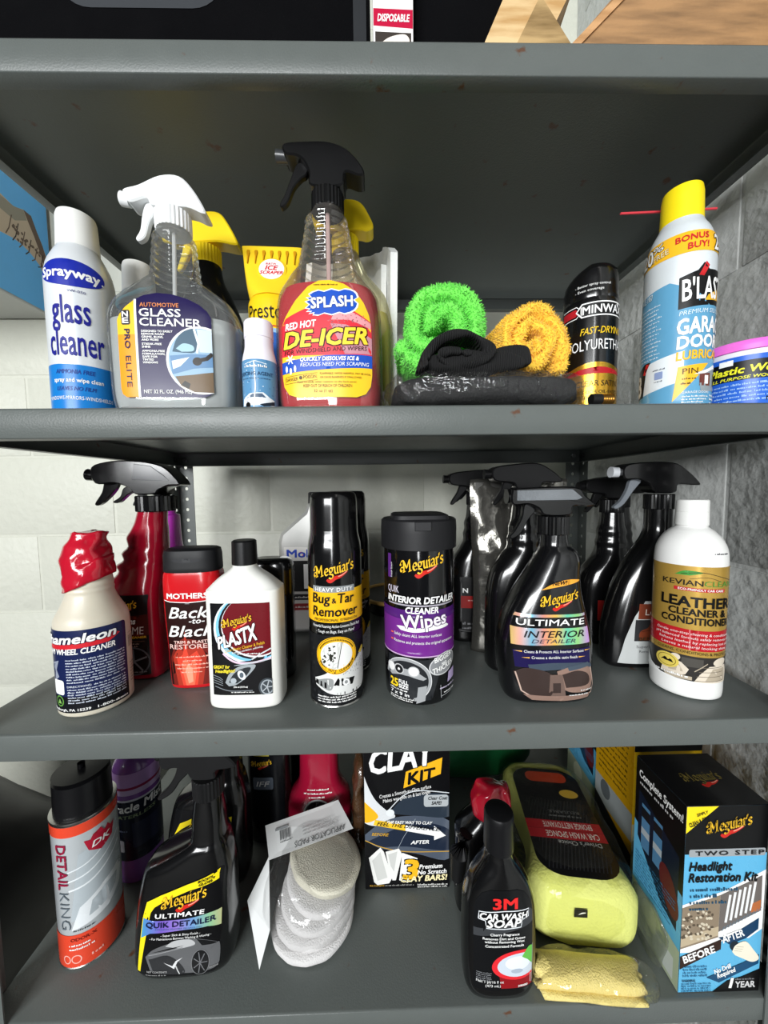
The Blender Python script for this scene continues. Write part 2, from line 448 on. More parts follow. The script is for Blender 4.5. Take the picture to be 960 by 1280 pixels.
        for wide, mat, lay in ((1.9, o, 899), (1., m, 902.5)):
            if mat is None: continue
            X0 = 0
            for ch in word:
                adv, strokes = _NIB[ch]
                for st in strokes:
                    pts = crom(st, 4)
                    for a_, b_ in zip(pts[:-1], pts[1:]):
                        for vv in (nv*wide, tv*wide):
                            d = b_-a_; cr = d[0]*vv[1]-d[1]*vv[0]
                            if abs(cr) < 1e-5: continue
                            quad = [a_-vv, b_-vv, b_+vv, a_+vv]
                            if cr < 0: quad = quad[::-1]
                            V = np.array([pos((p[0]+X0, p[1])) for p in quad]); s.put(V, [(0, 1, 2, 3)], mat, 'text', lay)
                X0 += adv
    def build(s, mapf, parent, du=.005, dv=.006, lift=.0003, name='label', ltr='lettering', arts='artwork'):
        top = s.layer+1; bins = {}
        for v, f, m, kind, lay, clip in s.el:
            L = lay if lay < 899 else top+lay-899; bins.setdefault((kind, L, clip), []).append((v, f, m))
        out = {}
        for (kind, L, clip), els in sorted(bins.items(), key=lambda q: q[0][1]):
            bm = bmesh.new(); ml = out.setdefault(kind, dict(V=[], F=[], I=[], mats=[], off=[]))
            for v, f, m in els:
                if m not in ml['mats']: ml['mats'].append(m)
                mi = ml['mats'].index(m); bv = [bm.verts.new((a, b, 0)) for a, b in v]
                for q in f:
                    try:
                        fc = bm.faces.new([bv[i] for i in q]); fc.material_index = mi
                    except ValueError: pass
            if clip is not None:
                (x0, y0), (x1, y1) = s.X([clip[:2], clip[2:]])
                for co, no in (((x0, 0, 0), (-1, 0, 0)), ((x1, 0, 0), (1, 0, 0)), ((0, y0, 0), (0, -1, 0)), ((0, y1, 0), (0, 1, 0))):
                    bmesh.ops.bisect_plane(bm, geom=bm.verts[:]+bm.edges[:]+bm.faces[:], plane_co=co, plane_no=no, clear_outer=True)
            if kind == 'art' or kind == 'label': bmesh.ops.triangulate(bm, faces=[fc for fc in bm.faces if len(fc.verts) > 4])
            if du and bm.verts:
                xs = [v.co.x for v in bm.verts]; x = math.floor(min(xs)/du)*du+du
                while x < max(xs):
                    bmesh.ops.bisect_plane(bm, geom=bm.verts[:]+bm.edges[:]+bm.faces[:], plane_co=(x, 0, 0), plane_no=(1, 0, 0)); x += du
            if du and dv and bm.verts:
                ys = [v.co.y for v in bm.verts]; y = math.floor(min(ys)/dv)*dv+dv
                while y < max(ys):
                    bmesh.ops.bisect_plane(bm, geom=bm.verts[:]+bm.edges[:]+bm.faces[:], plane_co=(0, y, 0), plane_no=(0, 1, 0)); y += dv
            bm.normal_update(); bmesh.ops.reverse_faces(bm, faces=[fc for fc in bm.faces if fc.normal.z < 0])
            bm.verts.index_update(); o = len(ml['V'])
            ml['V'] += [(v.co.x, v.co.y) for v in bm.verts]; ml['off'] += [lift+.00003*L]*len(bm.verts)
            for fc in bm.faces: ml['F'].append(tuple(v.index+o for v in fc.verts)); ml['I'].append(fc.material_index)
            bm.free()
        par = parent; res = {}                     # never deeper than thing > part > sub-part
        moved = parent.location.length > 0 or any(parent.rotation_euler)
        if 'label' in out and parent.parent and not moved: par = parent.parent
        flat = bool(parent.parent) and moved
        for kind, nm in (('label', name), ('art', arts), ('text', ltr)):
            if kind not in out or not out[kind]['V']: continue
            ml = out[kind]; W = np.array(ml['V']); xyz = mapf(W[:, 0], W[:, 1], np.array(ml['off']))
            ob = link(nm, [tuple(map(float, p)) for p in xyz], ml['F'], ml['mats'], par, mi=ml['I'], smooth=True, sharp=0)
            res[kind] = ob
            if kind == 'label' and not flat: par = ob
        return res

def rrect(x0, y0, x1, y1, rx, ry, n=6):
    o = []
    for cx, cy, a in ((x1-rx, y0+ry, -90), (x1-rx, y1-ry, 0), (x0+rx, y1-ry, 90), (x0+rx, y0+ry, 180)):
        o += [(cx+rx*math.cos(R(a+90*i/n)), cy+ry*math.sin(R(a+90*i/n))) for i in range(n+1)]
    return o

# ------------------------------------------------------------------ shared part builders
def prism(pts, hw, bev, axis='y', smooth_pts=False, n=4):
    """side outline (x,z) given depth along y with chamfered rims"""
    if smooth_pts:
        P_ = pts+[pts[0], pts[1], pts[2]]; q = crom([pts[-1]]+P_, n); pts = [tuple(p) for p in q[n:n+len(pts)*n]]
    pts = [np.array(p, float) for p in pts]; N = len(pts)
    area = sum(pts[i][0]*pts[(i+1) % N][1]-pts[(i+1) % N][0]*pts[i][1] for i in range(N))
    if area < 0: pts = pts[::-1]
    ins = []
    for i in range(N):
        a, b, c = pts[i-1], pts[i], pts[(i+1) % N]
        d1 = (b-a)/(np.hypot(*(b-a)) or 1); d2 = (c-b)/(np.hypot(*(c-b)) or 1)
        nn = np.array((-d1[1]-d2[1], d1[0]+d2[0])); l = np.hypot(*nn) or 1; nn = nn/l*(.35 if l < .75 else .8 if l < 1.4 else 1)
        ins.append(b+nn*bev)
    rows = [(ins, -hw), (pts, -hw+bev), (pts, hw-bev), (ins, hw)]
    V = [(p[0], y, p[1]) for ps, y in rows for p in ps]; F = []
    for r in range(3):
        for i in range(N):
            j = (i+1) % N; F.append((r*N+i, r*N+j, (r+1)*N+j, (r+1)*N+i))
    F.append(tuple(range(N))[::-1]); F.append(tuple(range(3*N, 4*N)))
    F = [q[::-1] for q in F]
    return V, F

def prism_obj(name, pts, hw, bev, mat, parent, smooth_pts=False, dy=0., **k):
    V, F = prism(pts, hw, bev, smooth_pts=smooth_pts)
    return link(name, [(x, y+dy, z) for x, y, z in V], F, mat, parent, **k)

def sprayer(root, x, z0, z1, rc, head, hw, lever, noz, hm, cm=None, lm=None, nm=None, lw=.004, dy=0., insert=None):
    """trigger sprayer: ribbed collar z0..z1, head outline, lever outline, nozzle ((x0,z0),(x1,z1),r)"""
    cm = cm or hm; lm = lm or hm; nm = nm or hm
    Body([(z0, rc*.97, rc*.97, x, 2, dy), (z0+.001, rc, rc, x, 2, dy), (z1-.001, rc, rc, x, 2, dy), (z1, rc*.94, rc*.94, x, 2, dy)], smooth=False).obj('collar', cm, root, 56, .05, sharp=25)
    h = prism_obj('sprayer_head', head, hw, .0016, hm, root, True, dy)
    if insert: prism_obj('head_plate', insert[0], hw+.0006, .0008, insert[1], h, False, dy)
    prism_obj('trigger', lever, lw, .0012, lm, root, True, dy)
    (ax, az), (bx, bz), r = noz
    m = MB(); m.tube([(ax, dy, az), (bx, dy, bz)], [r*.9, r], 14)
    m.build('nozzle', nm, root)

def fuzz(obj, parent, n, length, mat, seed=3, name='pile', w=.0006):
    """short fibres standing on every face of obj"""
    rng = random.Random(seed); me = obj.data; me.calc_loop_triangles()
    T = [(t.vertices[:], t.normal.copy(), t.area) for t in me.loop_triangles]; tot = sum(t[2] for t in T)
    V = []; F = []; co = [v.co.copy() for v in me.vertices]
    for vs_, nn, ar in T:
        k = n*ar/tot; k = int(k)+(rng.random() < k-int(k))
        for _ in range(k):
            a, b = rng.random(), rng.random()
            if a+b > 1: a, b = 1-a, 1-b
            p = co[vs_[0]]+(co[vs_[1]]-co[vs_[0]])*a+(co[vs_[2]]-co[vs_[0]])*b
            d = (nn+Vector((rng.gauss(0, .45), rng.gauss(0, .45), rng.gauss(0, .45)))).normalized()*length*rng.uniform(.6, 1.2)
            s_ = Vector((rng.gauss(0, 1), rng.gauss(0, 1), rng.gauss(0, 1))).cross(d).normalized()*w
            o = len(V); V += [p-s_, p+s_, p+d*.6+s_*.8+nn*.0003, p+d]; F += [(o, o+1, o+2), (o, o+2, o+3)]
    return link(name, V, F, mat, parent, smooth=False, kind='stuff')

def lump(name, V, F, mat, parent, amp, freq, seed=0, smooth=True, **k):
    W = []
    me_n = len(V)
    for v in V:
        p = Vector(v); q = p*freq+Vector((seed*7.3, seed*3.1, seed*1.7))
        w = p+Vector(noise.noise_vector(q))*amp; w.z = max(w.z, .0004)
        W.append(w)
    return link(name, W, F, mat, parent, smooth=smooth, sharp=k.pop('sharp', 0), **k)

def grid_box(sx, sy, sz, n, pw=4.):
    """rounded box centred at the origin standing on z=0 (super-ellipsoid quads)"""
    V = []; F = []; nu, nv = n*2, n
    for i in range(nv+1):
        ph = -math.pi/2+math.pi*i/nv
        for j in range(nu):
            th = 2*math.pi*j/nu
            e = 2/pw; f = lambda w: math.copysign(abs(w)**e, w)
            V.append((sx/2*f(math.cos(ph))*f(math.cos(th)), sy/2*f(math.cos(ph))*f(math.sin(th)), sz/2+sz/2*f(math.sin(ph))))
    for i in range(nv):
        for j in range(nu): F.append((i*nu+j, i*nu+(j+1) % nu, (i+1)*nu+(j+1) % nu, (i+1)*nu+j))
    return V, F

ZA, ZB, ZC, ZD = .4381, .1042, -.2303, -.5652
E = .0006

# ================================================================== the setting
WB, WR = .58, .492                       # faces of the back wall and the right wall
FLOOR = -1.32
def struct(o): o['kind'] = 'structure'; return o
m = MB(); m.box(-2.6, WR+.2, -3.2, WB+.2, FLOOR-.05, FLOOR); struct(m.build('floor', M('#3f3e3b', .7, 0, 0, 'concrete_floor', .3, 60), smooth=False))
m = MB(); m.box(-2.6, WR+.2, -.9, WB+.2, 1.75, 1.8); struct(m.build('ceiling', M('#77746e', .8, 0, 0, 'ceiling_paint', .1, 80), smooth=False))
paintL = block_paint('cream_block_paint', '#d2d3c6', .45); paintR = block_paint('grey_block_paint', '#c2c4c1', 1.)
m = MB(); m.box(-2.6, WR+.15, WB+.0016, WB+.15, FLOOR, 1.75); wall_b = struct(m.build('wall_back', paintL, smooth=False))
m = MB(); m.box(WR+.0022, WR+.15, -.9, WB, FLOOR, 1.75); wall_r = struct(m.build('wall_right', paintR, smooth=False))
BH, BL = .203, .406
def block_mesh(name, lx, lz, mat, j, bev):
    o = bevbox(name, j, lx-j, 0, .05, j, lz-j, mat, None, bev, 2); return o
Z0 = -.092
proto = block_mesh('concrete_block', BL, BH, paintL, .0030, .0022); first = True
for c in range(-6, 9):
    z = Z0+c*BH
    if z > 1.6 or z < FLOOR: continue
    off = -.695 if c % 2 == 0 else -.695+BL/2
    k0 = int(math.floor((-2.2-off)/BL))
    for k in range(k0, 5):
        x = off+k*BL
        if x+BL > WR+.02 or x < -2.3: continue
        o = proto if first else proto.copy()
        if not first: COL.objects.link(o)
        first = False
        o.parent = wall_b; o.location = (x, WB+random.Random(c*31+k).uniform(-.0006, .0006), z)
protoR = block_mesh('concrete_block', BL, BH, paintR, .003, .0025); first = True
for c in range(-6, 9):
    z = Z0+c*BH
    if z > 1.6 or z < FLOOR: continue
    off = .142 if c % 2 == 0 else .142-BL/2
    for k in range(-2, 2):
        y1 = off+k*BL                       # block runs from y1-BL to y1
        if y1 > WB or y1-BL < -.85: continue
        o = protoR if first else protoR.copy()
        if not first: COL.objects.link(o)
        first = False
        o.parent = wall_r; o.rotation_euler = (0, 0, -math.pi/2); o.location = (WR, y1, z)

# ------------------------------------------------------------------ steel shelving
steel = painted_steel('grey_enamel', '#5c6260')
unit = thing('shelving_unit', 'grey enamelled steel shelving unit with perforated posts holding all the bottles', 'shelving', (0, 0, FLOOR))
SW, SD, SH = .4572, .4572, .0298
def shelf(z):
    """folded sheet: deck, four skirts and the turned-in lips"""
    g = .0012; lip = .0150; prof = [(lip, -SH), (.0012, -SH), (0, -SH+.0012), (0, -.0024), (.0007, -.0007), (.0024, 0)]
    inn = [(lip, -SH+g), (g, -SH+g), (g, -g-.0018), (.0032, -g)]
    V = []; F = []
    def ring(pr): return [[(-SW+d, d, q), (SW-d, d, q), (SW-d, SD-d, q), (-SW+d, SD-d, q)] for d, q in pr]
    rs = ring(prof)
    for r_ in rs: V += r_
    n = len(rs)
    for i in range(n-1):
        for j in range(4): F.append((i*4+j, i*4+(j+1) % 4, (i+1)*4+(j+1) % 4, (i+1)*4+j))
    F.append(tuple(range((n-1)*4, n*4)))
    b = len(V); ri = ring(inn)
    for r_ in ri: V += r_
    for i in range(len(ri)-1):
        for j in range(4): F.append((b+i*4+(j+1) % 4, b+i*4+j, b+(i+1)*4+j, b+(i+1)*4+(j+1) % 4))
    e = b+(len(ri)-1)*4; F.append((e+3, e+2, e+1, e))
    for j in range(4): F.append((j, b+j, b+(j+1) % 4, (j+1) % 4))
    o = link('shelf', V, F, steel, unit, sharp=50); o.location = (0, 0, z-FLOOR); return o
for z in (ZA, ZB, ZC, ZD, -1.2): shelf(z)

def post(sx, sy):
    """slotted angle: two flanges with a column of round holes each"""
    pitch, w, r0 = .0238, .032, .0038; n = int(2.05/pitch); V = []; F = []; th = .0016
    for fl in (0, 1):
        def place(a, z):                                   # a: across the flange from the corner
            return (sx*(SW+.0012-a), sy*0+((SD+.0012) if sy > 0 else -.0012), z) if fl == 0 else (sx*(SW+.0012), (SD+.0012-a) if sy > 0 else (-.0012+a), z)
        for i in range(n):
            z0, z1 = i*pitch, (i+1)*pitch; zc = (z0+z1)/2; b = len(V)
            outer = [(0, z0), (w/2, z0), (w, z0), (w, zc), (w, z1), (w/2, z1), (0, z1), (0, zc)]
            for a, z in outer: V.append(place(a, z))
            for k in range(8):
                t = R(-135+45*k); V.append(place(w/2+r0*math.cos(t), zc+r0*math.sin(t)))
            for k in range(8): F.append((b+k, b+(k+1) % 8, b+8+(k+1) % 8, b+8+k))
    o = link('post', V, F, steel, unit, smooth=False)
    md = o.modifiers.new('thickness', 'SOLIDIFY'); md.thickness = th; md.offset = 0
    return o
for sx in (-1, 1):
    for sy in (-1, 1):
        if sy < 0:
            o = post(sx, sy)
        else: o = post(sx, sy)
for z in (ZA, ZB, ZC, ZD):
    for sx in (-1, 1):
        for k, (dx, dy, ax) in enumerate(((.016, 0, 'y'), (0, .016, 'x'))):
            bb = Body([(0, .0055, .0055), (.003, .0055, .0055), (.0036, .004, .004)], smooth=False)
            V, F = bb.mesh(6)
            if ax == 'y': V = [(x+sx*(SW-dx), SD-.0012-zz, y+z-SH/2-FLOOR) for x, y, zz in V]
            else: V = [(sx*(SW-.0012)-sx*zz, SD-dy+x, y+z-SH/2-FLOOR) for x, y, zz in V]
            link('bolt', V, F, M('#6d6f6f', .35, .8, 0, 'bolt_zinc'), unit, smooth=False)

# ------------------------------------------------------------------ left surroundings
cab = thing('wall_cabinet', 'pale grey cabinet hung on the white block wall beside the shelves', 'cabinet', (-1.09, .29, .4525))
cabm = M('#c9cac8', .5, 0, 0, 'cabinet_paint')
bevbox('body', -.28, .28, -.28, .285, 0, .75, cabm, cab, .003)
bevbox('door', -.275, .275, -.30, -.282, .006, .744, cabm, cab, .003)
po = thing('hawk_poster', 'blue poster of a flying hawk with a speckled wing on the cabinet side', 'poster', (-.8085, .29, .4525))
a = Art(.56, .74, .005)
sky = M('#5cb6f6', .35, 0, 0, 'poster_sky')
a.base(sky, [(0, 0), (100, 0), (100, 100), (0, 100)])
def pz(y, z): return ((y-.01)/.56*100, (z-.4525-.005)/.74*100)
br1, br2, br3 = P('#6a5648'), P('#c9b49c'), P('#3d302a')
W_ = [(.489, .654), (.511, .664), (.529, .663), (.541, .636), (.552, .615), (.560, .595), (.5655, .570), (.568, .545), (.569, .505), (.562, .512), (.557, .541), (.549, .548), (.542, .56), (.530, .569), (.518, .576), (.5, .582), (.483, .583), (.40, .57), (.33, .60), (.30, .64), (.36, .68), (.42, .67)]
a.poly(br2, [pz(*p) for p in W_])
a.poly(P('#9a9383'), [pz(*p) for p in [(.40, .66), (.489, .655), (.511, .663), (.518, .645), (.489, .625), (.40, .635)]])
a.poly(br1, [pz(*p) for p in [(.511, .664), (.529, .663), (.541, .636), (.554, .61), (.566, .57), (.569, .505), (.561, .53), (.548, .585), (.533, .62), (.52, .645)]])
for i in range(7):
    t = i/6; y = .47+.085*t
    a.line(br3 if i % 2 else br1, [pz(y+.012, .632-.05*t), pz(y+.004, .60-.05*t), pz(y-.004, .583-.035*t)], .0022)
for i in range(26):
    rg = random.Random(i); t = rg.random(); u = rg.random(); a.ell(br1, *pz(.475+.075*t, .59+.03*u-.03*t), .5, .45, n=8)
a.poly(br3, [pz(*p) for p in [(.25, .56), (.34, .60), (.40, .575), (.33, .53), (.26, .52)]])
a.build(plane_map((0, 0, 0), (0, 1, 0), (0, 0, 1)), po, du=None, lift=.0008)

bagp = thing('trash_bag', 'black plastic bag standing in the dark beside the lowest shelf', 'bag', (-.80, .10, FLOOR))
V, F = grid_box(.56, .42, .91, 26, 3.2)
lump('body', V, F, PL('#0a0a0b', .38), bagp, .03, 6.5, 4)

# ================================================================== second shelf: glass cleaners, de-icers, towels
navy, white, black, gold = P('#171a6b'), P('#f2f2f0'), P('#0b0b0c'), P('#f0b722')
def sprayway(name, label, x, y, rz, full=True):
    t = thing(name, label, 'spray can', (x, y, ZB+E), rz, 'white glass cleaner cans')
    b = Body([(0, .0305), (.003, .0325), (.152, .0325), (.168, .0302), (.184, .0235), (.193, .0188), (.196, .018)])
    o = b.obj('body', M('#dfe3e6', .3, .15, .2, 'can_enamel'), t)
    Body([(.191, .0200), (.1915, .0203), (.225, .0190), (.229, .0178), (.230, .016)], smooth=False).obj('cap', WHT, t)
    Body([(0, .031), (.002, .0332), (.0035, .0326)]).obj('base_rim', STEEL, t)
    a = Art(.1, .1); bl = P('#1a78c4', .3)
    a.rect(bl, -51, 3.5, 151, 56)
    a.ell(P('#1b2a9c'), 50, 153, 33, 14.5)
    a.t(white, 'Sprayway', 20, 78, 148, 10, .03); a.ell(white, 80.5, 149, 1.1, 1.1)
    a.t(P('#1d1f86'), 'glass', 31, 67, 100, 29, .012); a.t(P('#1d1f86'), 'cleaner', 26, 78, 66, 29, .012)
    a.t(navy, 'SW-050', 48, 64, 132.5, 2.6)
    a.t(P('#1c3f8e'), 'AMMONIA FREE', 31, 68, 46, 4.5, .02, .2); a.t(white, 'spray and wipe clean', 28, 75, 37, 4.6, .02)
    a.t(P('#1c3f8e'), 'LEAVES NO FILM', 31, 68, 28, 4.2, .02, .25); a.t(white, 'WINDOWS-MIRRORS-WINDSHIELDS', 18, 84, 18, 4, .02)
    a.build(b.map, o)
    return t
sprayway('spray_can', 'white and blue glass cleaner spray can beside the clear spray bottle', -.349, .075, 20)
sprayway('spray_can', 'white glass cleaner spray can half hidden behind the clear spray bottle', -.339, .165, 24)

# clear bottle, white trigger
t = thing('spray_bottle', 'clear automotive glass cleaner bottle with white trigger and purple orange label', 'spray bottle', (-.231, .06, ZB+E), 4)
clr = clear('#f4f6f6', .05, .04, .05)
K = [(0, .056, .026, 0, 3), (.005, .064, .032, 0, 3.4), (.03, .0665, .034, 0, 3.6), (.10, .0675, .034, 0, 3.6), (.118, .063, .033, 0, 3.2), (.134, .046, .03, 0, 2.6), (.147, .0275, .026, 0, 2.2)]
for i in range(6): K += [(.150+i*.0078, .0245-.0008*i, .0235-.0008*i), (.1538+i*.0078, .0262-.0008*i, .025-.0008*i)]
K += [(.1995, .0175, .0175), (.2035, .0172, .0172)]
b = Body(K, .004); o = b.obj('bottle', clr, t)
lq = Body([(.003, .053, .024, 0, 3), (.007, .0615, .0300, 0, 3.4), (.030, .0640, .0315, 0, 3.6), (.0985, .0650, .0315, 0, 3.6), (.0995, .0648, .0314, 0, 3.6)], .006)
lq.obj('liquid', clear('#eceeec', .50, .05, .02, 'clear_liquid'), t)
mm = MB(); mm.tube([(0, 0, .205), (-.004, 0, .1), (-.012, 0, .012)], .0022, 8); mm.build('dip_tube', clear('#ffffff', .5, .2, .1), t)
Wm = PL('#eef0f0', .3)
sprayer(t, 0, .202, .222, .0185, [(-.040, .226), (-.046, .238), (-.03, .244), (-.008, .2545), (.012, .255), (.026, .242), (.038, .221), (.034, .2185), (.018, .224), (-.016, .224), (-.022, .231)], .0115,
        [(-.016, .231), (-.026, .231), (-.031, .219), (-.034, .203), (-.039, .194), (-.036, .191), (-.029, .196), (-.024, .211), (-.018, .221)], ((-.044, .234), (-.053, .236), .0072), Wm)
pur, org = P('#1f1648', .3), P('#f39a1d', .3)
a = Art(.094, .106, .0155)
arch = [(0, 8), (1.5, 3), (6, 0), (90, 0), (97, 3), (100, 8), (100, 78), (96, 84), (88, 90), (76, 95), (60, 99), (44, 100), (30, 97.5), (20, 93), (10, 86), (3, 79), (0, 74)]
a.base(pur, arch)
a.poly(org, [(0, 8), (1.5, 3), (6, 0), (19.5, 0), (19.5, 92.5), (10, 86), (3, 79), (0, 74)]); a.rect(white, 19.5, 0, 22, 93.5)
a.poly(P('#f7c11f'), [(0, 60), (19.5, 60), (19.5, 92.5), (10, 86), (3, 79), (0, 74)])
a.poly(P('#1b1b22'), rrect(5, 69, 15, 83, 2, 2)); a.t(white, 'N', 6.5, 13.5, 76.5, 5, .06); a.t(white, 'E', 6.5, 13.5, 70.5, 5, .06)
a.t(pur, 'PRO', 8, 29, 65, 5.2, .02, 0, -90); a.t(pur, 'ELITE', 8, 42, 39.5, 5.0, -.005, 0, -90)
a.t(P('#e08a55'), 'AUTOMOTIVE', 26, 67, 86, 4, .01); a.t(white, 'GLASS', 25, 69, 77, 7.4, .015); a.t(white, 'CLEANER', 25, 90, 68, 7.4, .015)
a.clip = (0, 0, 100, 100); a.ell(white, 88, 36, 37, 33)
cirx = a.ellpts(88, 36, 34.5, 31)
a.poly(P('#8fb0c9'), cirx)
a.clip = (55, 5, 100, 67)
a.curve(P('#36566b'), [(58, 44), (63, 56), (72, 64), (84, 65), (83, 45), (70, 43)]); a.curve(P('#9fc3cf'), [(62, 47), (70, 52), (80, 50), (80, 45), (68, 44)])
a.poly(P('#c7d6e2'), [(85, 66), (100, 66), (100, 44), (87, 44)]); a.line(P('#e6eef2'), [(82, 66), (86, 52), (84, 43)], .0022)
a.poly(P('#5f86ad'), [(55, 40), (78, 42), (100, 42), (100, 30), (80, 28), (57, 22)]); a.poly(P('#dfe9ef'), [(57, 35), (76, 39), (66, 30), (58, 27)])
a.ell(P('#26211d'), 84, 35, 5, 4, 20); a.line(P('#26211d'), [(86, 36), (94, 38), (100, 43)], .004)
a.poly(P('#6b573f'), [(60, 20), (80, 22), (100, 25), (100, 5), (80, 5), (66, 11)]); a.poly(P('#2b2a28'), [(66, 12), (74, 8), (76, 13), (70, 16)])
a.clip = None
y = 62
for w_ in ([('DESIGNED TO EASILY', 33), ('REMOVE ROAD', 24), ('GRIME, BUGS,', 23), ('AND MORE', 18), None, ('STREAK-FREE', 21), ('SHINE', 9), None, ('AMMONIA-FREE', 24), ('FORMULATION,', 24), ('SAFE FOR', 16), ('TINTED', 12), ('WINDOWS', 16)]):
    if w_ is None: y -= 1.2; continue
    a.t(white, w_[0], 26.5, 26.5+w_[1], y, 1.9, .03); y -= 2.75
a.t(white, 'NET 32 FL. OZ. (946 ML)', 26, 77, 3.5, 3.4, .01); a.micro(white, 95, 97, 70, 7)
a.build(b.map, o, lift=.0004)

# black bottle, yellow trigger
t = thing('spray_bottle', 'black spray bottle with yellow trigger and teal label behind clear bottle', 'spray bottle', (-.238, .155, ZB+E), 0)
yel = PL('#f2d21b', .35)
b = Body([(0, .042, .024, 0, 3), (.005, .049, .029, 0, 3), (.10, .050, .03, 0, 3), (.14, .046, .029, 0, 2.6), (.18, .032, .025, 0, 2.2), (.205, .0205, .02), (.222, .0175, .0175)])
o = b.obj('bottle', BLK, t)
sprayer(t, 0, .222, .245, .0185, [(-.045, .252), (-.05, .266), (-.03, .280), (0, .287), (.022, .286), (.034, .272), (.046, .248), (.04, .245), (.018, .249), (-.018, .248), (-.024, .256)], .012,
        [(-.016, .258), (-.026, .258), (-.034, .235), (-.04, .218), (-.035, .217), (-.026, .232), (-.018, .248)], ((-.046, .259), (-.056, .262), .007), yel)
a = Art(.11, .09, .012); a.base(P('#1f8ea0'), rrect(0, 0, 100, 100, 6, 6)); a.rect(P('#0d2b33'), 0, 70, 100, 88); a.rect(P('#bfe3e8'), 0, 30, 100, 34); a.build(b.map, o)

# yellow de-icer with scraper cap
t = thing('deicer_bottle', 'yellow de-icer bottle whose cap is a wide ice scraper', 'bottle', (-.141, .125, ZB+E), 3)
b = Body([(0, .029), (.003, .0315), (.150, .0315), (.158, .029), (.162, .026)])
o = b.obj('bottle', PL('#f0c81c', .3), t)
yc = PL('#f6cf2a', .32)
# scraper: flares up from a round collar to a flat blade
V = []; F = []; secs = []
for i in range(15):
    q = i/14; z = .157+.073*q; hw = .0285+(.0385-.0285)*q; d = .027*(1-q)**1.3+.0045; n = 2+5*min(1, q*1.6)
    secs.append((z, hw, d, 0, n, .004*q))
cap = Body(secs, .01).obj('scraper_cap', yc, t)
for i in range(7):
    x = -.0295+i*.0098; pts = [(x-.0018, .221), (x-.0012, .2235), (x+.0016, .2235), (x+.0022, .220), (x+.0012, .212), (x+.0008, .203), (x-.0002, .203), (x-.0004, .213)]
    V, F = prism(pts, .0011, .0003); link('scraper_tooth', [(a_, b_-.0101+.0078*(c-.203)/.0205, c) for a_, b_, c in V], F, PL('#c98f14', .4), cap)
dsc = Body([(0, .0185, .0185), (.002, .0185, .0185), (.003, .017, .017)], smooth=False).obj('disc', yc, t)
dsc.rotation_euler = (R(72), 0, 0); dsc.location = (.002, -.0125, .1925)
a = Art(.034, .034, -.017); a.base(white, a.ellpts(50, 50, 46, 46)); red = P('#d3202a')
a.t(red, 'BUILT-IN', 28, 66, 70, 8, .03, .2); a.t(red, 'ICE', 26, 74, 46, 20, .05, .25); a.t(red, 'SCRAPER', 8, 92, 27, 14, .05, .25)
a.build(lambda U, V_, off: np.stack([U, V_, .003+off], 1), dsc, du=None)
a = Art(.1, .1)
a.t(black, 'Prestone', 20, 84, 127, 19, .0, 0); a.rect(P('#8fb8dd'), -40, 110, 140, 115); a.line(red, [(20, 115), (50, 118), (84, 115)], .0014, True)
a.rect(P('#2a5fb0'), -49, 52, 149, 110); a.poly(P('#7f8b99'), [(20, 110), (44, 110), (36, 90), (14, 78)]); a.t(white, 'ls.', 66, 80, 76, 13, .03, .1, 0, black)
a.rect(P('#c9ccd4'), 72, 50, 76, 72); a.rect(P('#1f2d58'), -49, 10, 149, 52); a.build(b.map, o)

# small white bottle, frosty label
t = thing('small_bottle', 'small white capped bottle with icy blue car label', 'bottle', (-.136, .043, ZB+E), 8)
b = Body([(0, .0165), (.002, .0182), (.052, .0182), (.060, .0172), (.070, .0150), (.0795, .0147)])
o = b.obj('bottle', PL('#ece9f3', .35), t)
Body([(.0795, .0150), (.080, .0154), (.096, .0152), (.0975, .0142), (.098, .012)], smooth=False).obj('cap', PL('#efecf5', .35), t)
a = Art(.07, .052, .002); a.base(P('#5b8fb8', .3), [(-20, 0), (120, 0), (120, 100), (-20, 100)])
for i in range(60): a.ell(P('#d9e9f2') if i % 3 else P('#2f5f8c'), a.rng.uniform(0, 100), a.rng.uniform(3, 97), .7+a.rng.random()*.9, .8, n=7)
a.micro(white, 30, 64, 84, 5); a.line(white, [(30, 91), (47, 96), (64, 91)], .0006); a.t(P('#2a4b6e'), 'DEICING AGENT', 20, 74, 68, 7, .01)
a.micro(P('#2a4b6e'), 24, 70, 61, 2); a.poly(P('#e8eef4'), [(22, 8), (24, 22), (38, 32), (58, 34), (68, 24), (76, 20), (76, 8)]); a.poly(P('#4a5d74'), [(34, 24), (42, 31), (56, 32), (62, 24)])
a.ell(black, 34, 9, 4.5, 6); a.poly(P('#1f2a38'), [(52, 10), (76, 18), (76, 10), (58, 6)]); a.line(white, [(46, 96), (47, 45), (44, 5)], .0011)
a.build(b.map, o)

